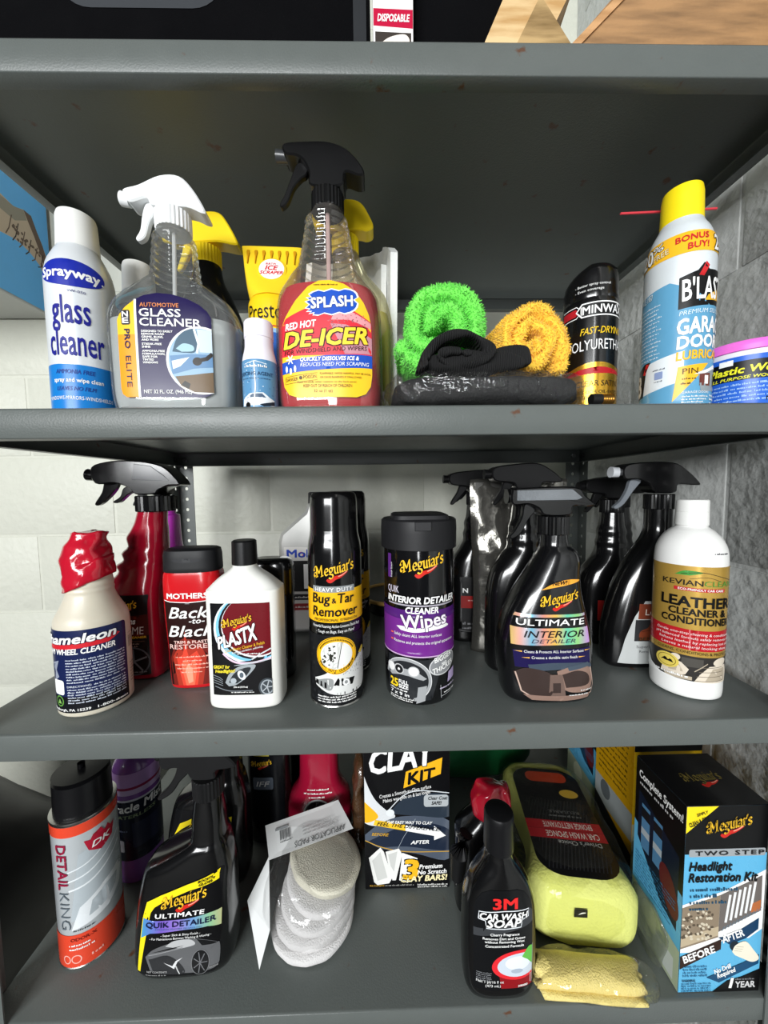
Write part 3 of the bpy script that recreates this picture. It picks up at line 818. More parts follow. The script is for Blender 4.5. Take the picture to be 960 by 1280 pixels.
# red de-icer, black trigger
t = thing('spray_bottle', 'clear spray bottle of red de-icer fluid with black trigger and yellow label', 'spray bottle', (-.0615, .07, ZB+E), 0)
K = [(0, .050, .030, 0, 3), (.005, .058, .036, 0, 3), (.03, .0605, .038, 0, 3), (.10, .060, .038, 0, 3), (.13, .057, .037, 0, 2.8), (.148, .046, .034, -.002, 2.4), (.162, .035, .030, -.003, 2.2)]
for i in range(7): K += [(.165+i*.0085, .0315-.0016*i, .0275-.0011*i, -.001), (.1692+i*.0085, .0335-.0016*i, .029-.0011*i, -.001)]
K += [(.226, .0178, .0178), (.2315, .0172, .0172)]
b = Body(K, .004); o = b.obj('bottle', clear('#f6f1ec', .04, .04, .05), t)
Body([(.003, .047, .028, 0, 3), (.007, .0555, .034, 0, 3), (.03, .058, .0358, 0, 3), (.10, .0575, .0358, 0, 3), (.128, .0552, .035, 0, 2.8), (.137, .0515, .0338, 0, 2.6), (.138, .051, .0336, 0, 2.6)], .006).obj('liquid', clear('#d0162c', .72, .05, .03, 'red_fluid'), t)
mm = MB(); mm.tube([(0, 0, .235), (.0, 0, .12), (-.006, 0, .012)], .0026, 8); mm.build('dip_tube', clear('#f0d8da', .6, .2, .1), t)
sprayer(t, .0005, .23, .25, .0185, [(-.044, .285), (-.045, .2955), (-.02, .298), (.004, .2975), (.022, .291), (.036, .278), (.043, .265), (.036, .2625), (.022, .266), (.017, .252), (-.016, .252), (-.018, .266), (-.024, .278), (-.032, .283)], .0125,
        [(-.020, .281), (-.032, .282), (-.040, .267), (-.047, .25), (-.053, .239), (-.051, .235), (-.044, .241), (-.037, .256), (-.028, .266), (-.022, .27)], ((-.043, .2905), (-.056, .2915), .0068), BLKS, nm=PL('#3a3c3e', .294))
yl, rd, blu = P('#fbc62b', .3), P('#d8323f', .3), P('#1f50b8', .3)
a = Art(.1, .122, .0158)
L_ = [(0, 20), (2, 10), (8, 3), (18, 0), (82, 0), (92, 3), (98, 10), (100, 20), (100, 62), (97, 72), (91, 82), (82, 91), (70, 97), (56, 100), (44, 99.5), (32, 94.5), (18, 83), (6, 70), (0, 62)]
a.base(yl, L_)
a.poly(rd, [(0, 36), (100, 36), (100, 62), (99, 66), (80, 74), (55, 78.5), (30, 76), (6, 68.5), (0, 62)])
a.poly(P('#c58a96'), [(55, 63), (72, 62), (100, 52), (100, 38), (70, 37)]); a.poly(P('#e39aa0'), [(60, 74), (78, 73), (99, 65), (99, 60), (75, 66), (56, 66)])
for i in range(50): a.ell(P('#8d4a55') if i % 2 else P('#b66a72'), a.rng.uniform(52, 98), a.rng.uniform(60, 71), .7, .5, n=6)
star = []
for i in range(44):
    q = 2*math.pi*i/44; k_ = 1.0 if i % 2 else .84
    star.append((57+27*k_*math.copysign(abs(math.cos(q))**.55, math.cos(q)), 81+10.5*k_*math.copysign(abs(math.sin(q))**.7, math.sin(q))+2.2*math.cos(q)))
a.poly(white, [(57+(x-57)*1.07, 81+(y_-81)*1.10) for x, y_ in star]); a.poly(blu, star)
a.t(white, 'SPLASH', 35, 80, 75.5, 8.8, .05, .05, 4, P('#0e2766'), .03)
a.poly(blu, [(0, 21), (50, 24), (100, 26), (100, 37), (50, 36), (0, 31)])
a.t(white, 'RED HOT', 6, 41, 58, 5.6, .04, .25, 5); a.t(P('#ffd53a'), 'DE-ICER', 3, 95, 42.5, 13.5, .045, .25, 3.2, P('#3d0f12'), .05)
a.t(P('#2a0d10'), 'FOR WINDSHIELD AND WIPERS', 4, 94, 37, 3.6, .0, .15, 3)
a.t(white, 'QUICKLY DISSOLVES ICE &', 22, 85, 31, 3.3, .04, .2, 1); a.t(white, 'REDUCES NEED FOR SCRAPING', 22, 96, 26.5, 3.3, .04, .2, .6)
for k_ in range(3): q = R(60*k_); a.line(white, [(11-5*math.cos(q), 33-4.2*math.sin(q)), (11+5*math.cos(q), 33+4.2*math.sin(q))], .0012, text=True)
for dx in (-5, 0, 5): a.ell(white, 11+dx, 25-(dx == 0)*2, 1.4, 3, n=12)
br = P('#4c3a10')
a.line(br, [(4, 12), (40, 15), (40, 21), (4, 18), (4, 12)], .0003, text=True); a.t(br, 'DANGER', 5, 19, 14.2, 3, 0, 0, 3); a.t(br, 'POISON', 25, 39, 16, 3, 0, 0, 3); a.ell(br, 22, 17, 1.8, 1.6)
a.t(br, 'FLAMMABLE. VAPOR HARMFUL. MAY BE FATAL', 43, 98, 19.5, 1.7, .01); a.t(br, 'OR CAUSE BLINDNESS IF SWALLOWED.', 43, 88, 16.3, 1.7, .01)
a.t(br, 'Read carefully other cautions on the back panel.', 18, 82, 12.5, 1.5, .01, .2); a.t(br, 'KEEP OUT OF REACH OF CHILDREN', 25, 77, 8.5, 2.7, .0); a.t(br, '32 oz (1 qt)', 36, 56, 4.2, 2.6, .0)
a.micro(br, 38, 64, 95.3, 1.1)
a.build(b.map, o, lift=.0004)

# yellow trigger bottle behind it
t = thing('spray_bottle', 'yellow washer fluid bottle with yellow trigger behind the red de-icer', 'spray bottle', (-.034, .146, ZB+E), 0)
b = Body([(0, .042, .024, 0, 3), (.005, .048, .0275, 0, 3), (.13, .049, .028, 0, 3), (.17, .042, .026, 0, 2.5), (.205, .024, .021, -.008, 2), (.232, .0175, .0175, -.014)])
o = b.obj('bottle', clear('#f4f2dc', .12, .06, .06, 'yellow_tinted_plastic'), t)
Body([(.003, .040, .022, 0, 3), (.007, .0455, .0255, 0, 3), (.128, .0465, .026, 0, 3), (.150, .043, .0255, 0, 2.7)]).obj('liquid', clear('#d9cc1c', .7, .06, .03, 'yellow_fluid'), t)
sprayer(t, -.014, .232, .253, .0182, [(-.052, .262), (-.055, .280), (-.034, .292), (-.008, .2965), (.008, .292), (.018, .278), (.0245, .262), (.016, .256), (.004, .258), (-.03, .257), (-.038, .264)], .012,
        [(-.03, .266), (-.041, .266), (-.048, .244), (-.053, .229), (-.048, .228), (-.04, .242), (-.032, .256)], ((-.054, .270), (-.066, .273), .0085), yel, nm=BLKM, lm=BLKM)

# folded paper towels
t = thing('paper_towels', 'folded wad of white quilted paper towels behind the de-icer bottles', 'paper towel', (-.045, .215, ZB+E), 0)
pw = M('#e9ebe8', .9, 0, 0, 'quilted_paper', .6, 260)
def sheet(name, path, z0, ztop, th):
    V = []; F = []; n = len(path); nz = 18
    for side in (0, 1):
        for i, (x, y) in enumerate(path):
            a_ = np.array(path[max(i-1, 0)]); c_ = np.array(path[min(i+1, n-1)]); d = (c_-a_)/np.hypot(*(c_-a_)); nn = np.array((-d[1], d[0]))*th/2*(1 if side else -1)
            for k in range(nz+1):
                z = z0+(ztop[i]-z0)*k/nz
                w_ = .0012*math.sin(i*1.9)*math.cos(k*1.4)
                V.append((x+nn[0]+w_+.02*(k/nz-.5)*(.2 if i < n/2 else .12), y+nn[1]+w_-.004*k/nz, z))
    m_ = nz+1
    for side in (0, 1):
        for i in range(n-1):
            for k in range(nz):
                q = (side*n*m_+i*m_+k, side*n*m_+(i+1)*m_+k, side*n*m_+(i+1)*m_+k+1, side*n*m_+i*m_+k+1); F.append(q if not side else q[::-1])
    for i in range(n-1):
        F.append((i*m_+nz, (i+1)*m_+nz, n*m_+(i+1)*m_+nz, n*m_+i*m_+nz)); F.append((i*m_, n*m_+i*m_, n*m_+(i+1)*m_, (i+1)*m_))
    for i in (0, n-1):
        for k in range(nz):
            q = (i*m_+k, n*m_+i*m_+k, n*m_+i*m_+k+1, i*m_+k+1); F.append(q if i else q[::-1])
    return link(name, V, F, pw, t)
pa = [tuple(p) for p in crom([(.062, -.05), (.058, -.02), (.046, .02), (.02, .04), (-.02, .045), (-.05, .035), (-.066, .0)], 4)]
sheet('outer_sheet', pa, 0, [.262+.030*math.sin(math.pi*i/(len(pa)-1))-(.016*(1-i/6) if i < 6 else 0) for i in range(len(pa))], .010)
pb = [(.048, -.024), (.036, .01), (.012, .026), (-.02, .03)]
sheet('inner_sheet', [tuple(p) for p in crom(pb, 4)], 0, [.245]*13, .008)

# black items in clear bag
t = thing('bagged_cloth', 'folded black cloth sealed in a crinkled clear bag at the shelf edge', 'bag', (.1135, .075, ZB+E), 0)
V, F = grid_box(.205, .11, .034, 22, 5)
lump('cloth', V, F, M('#161617', .75, 0, 0, 'black_knit', .7, 420), t, .0025, 40, 1)
V, F = grid_box(.228, .132, .0405, 40, 3.6)
lump('plastic_bag', V, F, clear('#f6f6f6', .01, .03, .04, 'cellophane', 1., 110., .36), t, .0058, 75, 2)
for o_ in t.children: o_.location.z = .002 if o_.name.startswith('plastic') else .0035

# rolled towels
def roll(name, path, th, y0, y1, mat, parent, amp, seed):
    """thick cloth following a spiral path, rolled along y"""
    pts = [np.array(p) for p in crom(path, 6)]; n = len(pts); L_ = []; Q_ = []
    for i in range(n):
        d = pts[min(i+1, n-1)]-pts[max(i-1, 0)]; d = d/np.hypot(*d); nn = np.array((-d[1], d[0]))
        e = math.sin(math.pi*min(1, .5*min(i+.8, n-1-i+.8)/2.2)) if min(i, n-1-i) < 4 else 1
        L_.append(pts[i]+nn*th/2*e); Q_.append(pts[i]-nn*th/2*e)
    out = L_+Q_[::-1]; N = len(out); ny = 14; V = []; F = []
    cen = sum(out)/N
    for k in range(ny+1):
        q = k/ny; y = y0+(y1-y0)*q; sh = 1.0
        for i, p in enumerate(out):
            mid = pts[i] if i < n else pts[N-1-i]
            s_ = .62+.38*math.sqrt(max(0, 1-(max(0, 1-q*ny/2.2))**2)) if q*ny < 2.2 else 1
            pp = mid+(p-mid)*s_
            V.append((pp[0], y+.004*math.sin(i*.35), pp[1]))
    for k in range(ny):
        for i in range(N): F.append((k*N+i, k*N+(i+1) % N, (k+1)*N+(i+1) % N, (k+1)*N+i))
    for k, rev in ((0, 1), (ny, 0)):
        for i in range(n-1):
            q = (k*N+i, k*N+i+1, k*N+N-2-i, k*N+N-1-i); F.append(q[::-1] if rev else q)
    W = []
    for v in V:
        p = Vector(v); W.append(p+Vector(noise.noise_vector(p*42+Vector((seed, 0, 0))))*amp)
    o_ = link(name, W, F, mat, parent, sharp=0)
    bm = bmesh.new(); bm.from_mesh(o_.data); bmesh.ops.recalc_face_normals(bm, faces=bm.faces); bm.to_mesh(o_.data); bm.free()
    return o_
t = thing('rolled_towel', 'rolled bright green fluffy microfibre towel', 'towel', (.0655, .055, ZB+.0445), -6)
gr = M('#74e055', .95, 0, 0, 'green_microfibre', 0, 1, .1, 0, 0, .3)
gp = [((.0095+.0198*q)*math.cos(R(200-360*q))*1.02, .0585+(.0095+.0198*q)*math.sin(R(200-360*q))*(1.0 if math.sin(R(200-360*q)) < 0 else 1.04)) for q in [k_/12 for k_ in range(25)]]
g = roll('towel', gp, .0182, 0, .10, gr, t, .003, 1)
fuzz(g, t, 26000, .0042, gr, 3, w=.0005)
t = thing('rolled_towel', 'rolled golden yellow fluffy microfibre towel', 'towel', (.1735, .06, ZB+.0430), 4)
yo = M('#ffc93f', .95, 0, 0, 'yellow_microfibre', 0, 1, .1, 0, 0, .3)
yp = [((.006+.0158*q)*math.cos(R(20-360*q)), .0440+(.006+.0158*q)*math.sin(R(20-360*q))) for q in [k_/11 for k_ in range(24)]]+[(.040, .010)]
g = roll('towel', [(x_*.96, z_) for x_, z_ in yp], .0144, 0, .09, yo, t, .0025, 5)
fuzz(g, t, 20000, .0038, yo, 5, w=.0005)

# black beanie
t = thing('knit_cap', 'crumpled black ribbed knit cap in front of the green towel', 'cap', (.085, .038, ZB+.037), 0)
kn = M('#101011', .85, 0, 0, 'black_rib_knit', 0, 1)
nt = kn.node_tree; b_ = nt.nodes['Principled BSDF']; tc_ = nt.nodes.new('ShaderNodeTexCoord'); wv = nt.nodes.new('ShaderNodeTexWave'); wv.inputs['Scale'].default_value = 130; wv.inputs['Distortion'].default_value = 1.5
bp_ = nt.nodes.new('ShaderNodeBump'); bp_.inputs['Strength'].default_value = .8; bp_.inputs['Distance'].default_value = .003
nt.links.new(tc_.outputs['Object'], wv.inputs[0]); nt.links.new(wv.outputs[1], bp_.inputs['Height']); nt.links.new(bp_.outputs[0], b_.inputs['Normal'])
path = [(-.044, .004), (-.040, .022), (-.022, .036), (.0, .040), (.018, .034), (.026, .022), (.014, .010), (-.012, .010), (-.026, .018), (-.014, .024), (.006, .021)]
roll('folded_cuff', path, .0085, -.022, .012, kn, t, .004, 9)
V, F = grid_box(.112, .03, .034, 20, 2.6); lump('crown', [(x+.010, y-.004, z*.8) for x, y, z in V], F, kn, t, .006, 36, 6)
V, F = grid_box(.05, .02, .024, 14, 4); lump('band', [(x+.052, y+.004, z+.010+x*.12) for x, y, z in V], F, kn, t, .003, 36, 8)

# small brass fitting
t = thing('brass_fitting', 'small black rod with a ribbed brass end lying by the bagged cloth', 'fitting', (.226, .012, ZB+E+.0062), 0)
mm = MB(); mm.tube([(-.012, 0, 0), (-.002, 0, 0), (-.001, 0, 0)], [.0058, .0058, .005], 16); mm.build('rod', BLKM, t)
mm = MB(); pts = []; rs = []
for i in range(6): pts += [(-.002+i*.0022, 0, 0), (-.001+i*.0022, 0, 0)]; rs += [.0046, .0056]
mm.tube(pts, rs, 16); mm.build('threaded_end', M('#c79a52', .28, 1, 0, 'brass'), t)

# polyurethane can
t = thing('spray_can', 'black and gold clear satin polyurethane spray can', 'spray can', (.271, .115, ZB+E), -16)
b = Body([(0, .0300), (.003, .0320), (.142, .0320), (.148, .0312)])
o = b.obj('body', M('#0c0c0d', .22, 0, .4, 'can_enamel'), t)
# cap: tall black overcap, cut away at the spray side
cp = Body([(.147, .0312), (.148, .0316), (.176, .0308), (.184, .0296), (.1885, .0262), (.189, .022)], smooth=False)
V, F = cp.mesh(56); V = [(x, y, z-(.012*max(0, (-x-.006)/.025) if z > .17 else 0)) for x, y, z in V]; capo = link('cap', V, F, PL('#0d0d0e', .22, .3), t)
gd = M('#d4a437', .25, .85, 0, 'gold_print')
a = Art(.1, .1)
a.rect(gd, -49, 3, 149, 60); a.rect(P('#b01c24'), -49, 55, 149, 63); a.curve(gd, [(10, 58), (30, 66), (50, 69), (70, 66), (95, 58)]); a.curve(P('#b01c24'), [(5, 55), (30, 61), (50, 63), (70, 61), (98, 55), (70, 57), (50, 58), (30, 57)])
a.poly(P('#b9202a'), [(6, 128), (26, 128), (30, 132.5), (26, 137), (6, 137)]); a.line(white, [(6, 125.5), (27, 125.5), (34, 132.5), (27, 139.5), (6, 139.5)], .001)
a.poly(white, [(26, 132.5), (33, 124), (88, 124), (94, 132.5), (88, 141), (33, 141)]); a.poly(black, [(28, 132.5), (34, 125.5), (87, 125.5), (92, 132.5), (87, 139.5), (34, 139.5)])
a.t(white, 'MINWAX', 34, 86, 127.5, 9.5, .02); a.t(P('#e8c020'), 'FAST-DRYING', 32, 86, 103, 8, .01, .25); a.t(white, 'POLYURETHANE', 17, 100, 84, 12.5, .0)
a.t(P('#3a2a10'), 'CLEAR SATIN', 28, 80, 40, 7, 0); a.t(P('#3a2a10'), 'INTERIOR OIL-BASED', 26, 82, 31, 4, 0); a.t(P('#3a2a10'), 'LASTING PROTECTION', 26, 82, 25, 4, 0)
a.build(b.map, o)
a = Art(.1, .1); a.t(white, '- Better spray control', 25, 65, 161, 3, 0); a.t(white, '- Even coverage', 25, 57, 155, 3, 0); a.build(cp.map, capo)

# garage-door lubricant
t = thing('spray_can', 'light blue garage door lubricant can with yellow cap and red straw', 'spray can', (.341, .06, ZB+E), -18)
b = Body([(0, .0305), (.003, .0328), (.162, .0328), (.181, .031), (.196, .0268), (.206, .0215), (.211, .0195)])
o = b.obj('body', M('#dfe6ea', .3, .15, .2, 'can_enamel'), t)
Body([(.2075, .0198), (.208, .0202), (.239, .0193), (.2455, .0182), (.2465, .0165)], smooth=False).obj('cap', PL('#f5dc1c', .35), t)
mm = MB(); mm.tube([(-.056, .0215, .2395), (0, .0215, .242), (.060, .0215, .2455)], .0013, 8); st = mm.build('straw', PL('#d8434e', .35), t); st.rotation_euler = (0, 0, R(18))
lb, yb = P('#5e9cc0', .3), P('#efb728', .3)
a = Art(.1, .1)
a.poly(yb, [(-49, 164), (149, 164), (149, 187), (-49, 187)])
for x0 in (-4, 71):
    a.t(white, '20', x0, x0+17, 166, 17, .02, .1, 3, P('#3a2a08'), .04); a.t(white, '%', x0+17, x0+28, 176, 8, 0, .1, 5, P('#3a2a08'), .04); a.t(P('#f4e6c0'), 'FREE', x0+17, x0+33, 167, 6, 0, .1, 8, P('#5a430f'), .03)
a.t(P('#c8262a'), 'BONUS', 34, 64, 176, 6.5, .02, .1, 3); a.t(P('#c8262a'), 'BUY!', 44, 64, 167, 6.5, .02, .1, 3)
a.poly(lb, [(-49, 0), (149, 0), (149, 120), (60, 118), (30, 137), (-49, 128)])
a.poly(P('#dfe6ea'), [(-49, 12), (20, 24), (45, 30), (45, 62), (-10, 52), (-49, 52)])
a.poly(black, [(38, 106), (112, 112), (114, 148), (66, 145), (60, 152), (54, 144), (38, 139)]); a.poly(P('#c8262a'), [(55, 139), (62, 153), (66, 149), (60, 138)])
a.t(white, "B'LASTER", 41, 107, 114, 22, .02, .05, 3); a.poly(yb, [(62, 113), (100, 117), (100, 121), (80, 126), (66, 119)]); a.t(white, "B'LASTER", 41, 107, 114, 22, .0, .05, 3)
a.t(P('#d6e6ee'), 'PREMIUM SILICONE', 39, 96, 99, 4.5, 0, .2, 3); a.t(white, 'GARAGE', 38, 97, 79, 16, .05, .08, 3); a.t(white, 'DOOR', 38, 84, 64, 13, .05, .08, 2); a.t(P('#f0b722'), 'LUBRICANT', 38, 97, 52, 9, .05, .08, 2)
a.poly(yb, [(40, 45), (70, 48), (36, 8)]); a.t(P('#4a3408'), 'PIN', 44, 58, 37, 6, 0); a.micro(P('#4a3408'), 44, 58, 31, 2); a.micro(P('#4a3408'), 43, 52, 26, 2)
a.poly(P('#8d979c'), [(62, 18), (100, 20), (100, 40), (80, 46), (58, 38)]); a.poly(P('#6e3c34'), [(60, 24), (74, 24), (74, 38), (60, 36)]); a.poly(white, [(66, 26), (71, 26), (71, 35), (66, 35)]); a.poly(P('#3b4145'), [(80, 24), (98, 25), (98, 38), (80, 37)]); a.curve(white, [(54, 36), (70, 42), (82, 47), (100, 44), (100, 41), (82, 43), (66, 37)])
a.t(white, 'GARAGE DOORS', 44, 72, 16, 2.4); 
for i in range(4): a.micro(white, 44, 72-i*3, 12-i*3, 1.6)
for i in range(14): a.micro(P('#cfe2ec'), -10, 24-(i % 3)*2, 117-i*4.4, 1.7)
a.t(P('#cfe2ec'), 'SINCE 1957', -6, 14, 126, 6, .02, .1, 3, black, .03)
a.poly(black, [(-14, 18), (4, 20), (8, 48), (14, 58), (6, 58), (-2, 54), (-14, 52)]); a.t(white, 'B', -11, 1, 22, 24, .04, .05); a.poly(P('#c8262a'), [(3, 46), (8, 57), (12, 56), (7, 45)]); a.poly(P('#8b9cc4'), rrect(19, 36, 27, 44, 1, 1)); a.micro(P('#5b6270'), 17, 29, 46, 1.5); a.micro(P('#5b6270'), 19, 28, 33, 1.5)
for i in range(3): a.micro(white, 74, 98, 5+i*4, 2)
a.build(b.map, o)

# wood filler tub
t = thing('filler_tub', 'small blue wood filler tub with a pink lid', 'tub', (.4155, .053, ZB+E), -28)
b = Body([(0, .0345), (.0025, .0358), (.056, .0382), (.060, .0395), (.0605, .0395)], smooth=False)
o = b.obj('tub', PL('#e3e4ea', .35), t)
Body([(.0600, .0405), (.0605, .0412), (.069, .0412), (.0705, .0402), (.0712, .038)], smooth=False).obj('lid', PL('#e86fd0', .35), t)
a = Art(.1, .053, .002); a.base(P('#2a63c9', .3), [(0, 0), (100, 0), (100, 100), (0, 100)]); a.rect(black, 0, 60, 100, 90)
a.rect(P('#0e1c3c'), 5, 52, 95, 62); a.t(P('#e9e52e'), 'Plastic Wood', 8, 76, 66, 14, .03, .15); a.t(P('#d43ac0'), '-X', 77, 92, 66, 16, .05, .2); a.t(P('#e9e52e'), 'ALL PURPOSE WOOD FILLER', 8, 84, 54, 6, .02, .2)
a.poly(white, [(18, 84), (30, 84), (30, 95), (26, 95), (26, 88), (22, 88), (22, 95), (18, 95)])
for i in range(5): a.micro(P('#9cc0ee'), 8, 60, 42-i*8, 4)
a.poly(P('#f0e83a'), [(66, 26), (88, 26), (88, 46), (66, 46)]); a.micro(black, 68, 86, 37, 5); a.micro(black, 68, 86, 29, 5); a.t(black, 'NET WT.', 58, 80, 8, 8, .02)
a.build(b.map, o)

# ================================================================== third shelf: car-care bottles
mgold = P('#f3bf2f', .3); mred = P('#c8281f', .3)
# hand-sprayer bottle with torn red wrap
t = thing('spray_bottle', 'cloudy plastic wheel cleaner bottle with red film wrapped round its neck', 'spray bottle', (-.347, .056, ZC+E), 12)
milk = M('#cfc8b6', .38, 0, .1, 'milky_plastic', 0, 1, .04, 0, .25)
b = Body([(0, .031, .029), (.004, .0362, .0335), (.095, .0365, .0338), (.106, .0355, .033), (.118, .0300, .028), (.130, .0245, .0235), (.136, .0228, .0222), (.139, .0234, .0226), (.142, .0226, .022), (.145, .0231, .0224), (.150, .0222, .0216), (.170, .0205, .0200), (.190, .017, .017)])
o = b.obj('bottle', milk, t)
wr = Body([(.146, .0245, .0240, 0, 2.2), (.160, .0240, .0236, 0, 2.4), (.174, .0235, .022, -.001, 2.2), (.190, .0195, .0195, 0, 2.4), (.198, .0170, .0165, .002, 2.2), (.2045, .0185, .0160, .003, 2), (.2055, .016, .014, .003, 2)], .003)
V, F = wr.mesh(40); V = [(x, y, z+(.010*(x/.0245) if z < .17 else .0)) for x, y, z in V]
lump('red_wrap', V, F, M('#b9152b', .16, 0, .4, 'red_film', .5, 40), t, .0024, 90, 3)
a = Art(.098, .093, .0075)
nb = P('#16204a', .3)
a.base(nb, rrect(0, 0, 100, 100, 4, 4)); a.clip = (0, 0, 100, 100)
a.rect(P('#0b0c12'), 0, 0, 100, 20)
a.poly(P('#c9202c'), [(5, 76), (80, 80), (92, 87), (84, 92), (70, 86), (5, 82)])
a.t(white, 'Chameleon', 2, 88, 83, 11, .03, .25, 2, P('#0b1030'), .05); a.t(white, 'FOAM WHEEL CLEANER', 4, 86, 71, 6.6, .03, .2, 1)
for i in range(9): a.micro(P('#c8cfdd'), 38, 96, 64-i*3.4, 1.7)
a.t(P('#c8cfdd'), 'DIRECTIONS:', 38, 62, 31.5, 2.2, .02); a.micro(P('#c8cfdd'), 64, 96, 31.5, 1.7)
for i in range(6): a.micro(P('#c8cfdd'), 38, 96, 28-i*3.2, 1.7)
a.poly(P('#8c93a4'), [(17, 60), (29, 64), (24, 52), (28, 44), (20, 38), (22, 50)]); a.poly(P('#565d72'), [(12, 56), (22, 60), (16, 46)])
a.poly(P('#ecece8'), rrect(17, 22, 34, 40, 3, 3)); a.ring(P('#5a8f3c'), 26, 14, 5.5, 6, .0016); a.poly(P('#7fae58'), [(23, 11), (29, 11), (26, 17)])
a.t(white, 'Pittsburgh, PA 15239', 14, 60, 2.5, 3, .02); a.t(white, '1-800-', 66, 82, 2.5, 3, .02); a.micro(white, 83, 97, 2.5, 2.6)
a.build(b.map, o)
a = Art(.02, .093, .0075, .0625)
for i in range(4): a.micro(P('#8c8678'), 0, 70, 80-i*4, 1.6)
for i in range(7): a.micro(P('#4b473f'), 5, 70, 40-i*4, 1.5)
a.rect(P('#a79f8f'), 0, 62, 75, 76); a.build(b.map, o)

# red spray bottle "rims"
t = thing('spray_bottle', 'translucent dark red chrome wheel cleaner bottle with large black trigger', 'spray bottle', (-.343, .128, ZC+E), 0)
K = [(0, .036, .024, 0, 4), (.004, .040, .028, 0, 4), (.10, .040, .029, 0, 4), (.118, .038, .028, .002, 3.4), (.132, .034, .026, .008, 3), (.145, .029, .024, .014, 2.8), (.152, .0305, .024, .0125, 2.8), (.160, .026, .022, .018, 2.8), (.168, .0275, .022, .0165, 2.6), (.178, .0235, .020, .0215, 2.6), (.188, .0245, .020, .0205, 2.6), (.200, .0215, .019, .024, 2.4), (.210, .0195, .0185, .026), (.226, .0175, .0175, .029)]
b = Body(K, .004); o = b.obj('bottle', M('#8f0a22', .14, 0, .3, 'red_plastic', 0, 1, .08), t)
sprayer(t, .033, .224, .245, .0235, [(-.036, .262), (-.040, .283), (-.012, .291), (.024, .2905), (.052, .284), (.068, .270), (.074, .259), (.060, .258), (.046, .252), (.040, .247), (.016, .247), (.008, .255), (-.010, .262)], .0145,
        [(-.014, .266), (-.030, .266), (-.036, .250), (-.046, .235), (-.040, .233), (-.026, .244), (-.016, .256)], ((-.038, .272), (-.055, .274), .008), BLK, insert=([(.012, .266), (.016, .287), (.038, .284), (.054, .272), (.062, .264)], PL('#2a2c30', .15)))
prism_obj('trigger_guard', [(.010, .259), (-.006, .256), (-.012, .244), (-.022, .237), (-.014, .236), (-.002, .246), (.008, .252)], .004, .001, BLK, t, True)
a = Art(.066, .108, .008, -.002); a.base(P('#120d0e', .28), rrect(0, 0, 100, 100, 3, 2)); a.clip = (0, 0, 100, 100)
a.poly(P('#4a1410'), [(0, 44), (100, 50), (100, 76), (0, 72)])
for i in range(40): a.ell(P('#7a2a18') if i % 2 else P('#2a100c'), a.rng.uniform(2, 98), a.rng.uniform(46, 76), 3, 1.6, n=7)
a.nib(mgold, 22, 80, 60, 8); a.t(white, 'Hot Rims', 26, 78, 65, 7, .03, .2); a.t(P('#d9d4cf'), 'CHROME', 20, 92, 52, 9.5, 0, .1); a.t(mgold, 'WHEEL CLEANER', 28, 96, 47, 2.6, .02, .1)
a.line(P('#7d5a48'), [(14, 43), (92, 43)], .0006); a.micro(P('#a18a7c'), 22, 84, 39.5, 1.6); a.micro(P('#a18a7c'), 22, 80, 36.5, 1.6)
for q in range(5): a.line(P('#77777a'), [(70, 18), (70+26*math.cos(R(72*q+20)), 18+15*math.sin(R(72*q+20)))], .0022)
a.ring(P('#55565a'), 70, 18, 29, 17, .002); a.ell(P('#b9b9bc'), 24, 13, 6, 3.6); a.micro(P('#a0a0a2'), 40, 94, 4, 1.8)
a.build(b.map, o)

# magenta bottle behind
t = thing('spray_bottle', 'magenta spray bottle with black trigger behind the dark red bottle', 'spray bottle', (-.358, .218, ZC+E), 0)
mg = PL('#c33bbf', .22, .2)
b = Body([(0, .034, .022, 0, 3), (.004, .038, .026, 0, 3), (.11, .038, .027, 0, 3), (.135, .032, .025, .004, 2.8), (.155, .0215, .0205, .008, 2.6), (.205, .0185, .0185, .008, 2.6), (.212, .0185, .0185, .008, 2.4), (.214, .0145, .0145, .008), (.224, .0140, .0140, .008)], .005)
b.obj('bottle', mg, t)
sprayer(t, .008, .222, .243, .0175, [(-.046, .258), (-.048, .278), (-.02, .288), (.010, .290), (.030, .278), (.044, .262), (.036, .258), (.020, .258), (.014, .245), (-.006, .245), (-.016, .256)], .012,
        [(-.010, .262), (-.026, .262), (-.034, .244), (-.042, .230), (-.037, .229), (-.024, .242), (-.014, .254)], ((-.046, .268), (-.058, .270), .007), BLKS)

# red flat bottle, black flip cap
t = thing('flat_bottle', 'red flat trim restorer bottle with a wide black flip cap', 'bottle', (-.2465, .097, ZC+E), 4)
b = Body([(0, .028, .016, 0, 2.8), (.003, .031, .019, 0, 3), (.05, .0328, .0205, 0, 3), (.11, .0355, .0215, 0, 3), (.135, .0358, .0215, 0, 3), (.146, .0350, .021, 0, 3), (.150, .0335, .0205, 0, 3)])
o = b.obj('bottle', M('#c4151d', .2, 0, .3, 'red_plastic', 0, 1, .05), t)
c_ = Body([(.1495, .0335, .0205, 0, 3), (.151, .0342, .0212, 0, 3), (.170, .0338, .021, 0, 3), (.1765, .0325, .0200, 0, 3), (.1785, .029, .0165, 0, 3)], smooth=False); co = c_.obj('flip_cap', PL('#17181a', .5), t)
a = Art(.036, .008, .162); a.base(PL('#232427', .55), [(0, 50), (12, 18), (35, 3), (65, 3), (88, 18), (100, 50), (88, 62), (50, 68), (12, 62)]); a.build(c_.map, co, name='thumb_recess')
a = Art(.062, .118, .006); a.base(P('#26100f', .28), [(5, 0), (95, 0), (100, 93), (86, 92), (50, 91), (14, 92), (0, 93)]); a.clip = (0, 0, 100, 101)
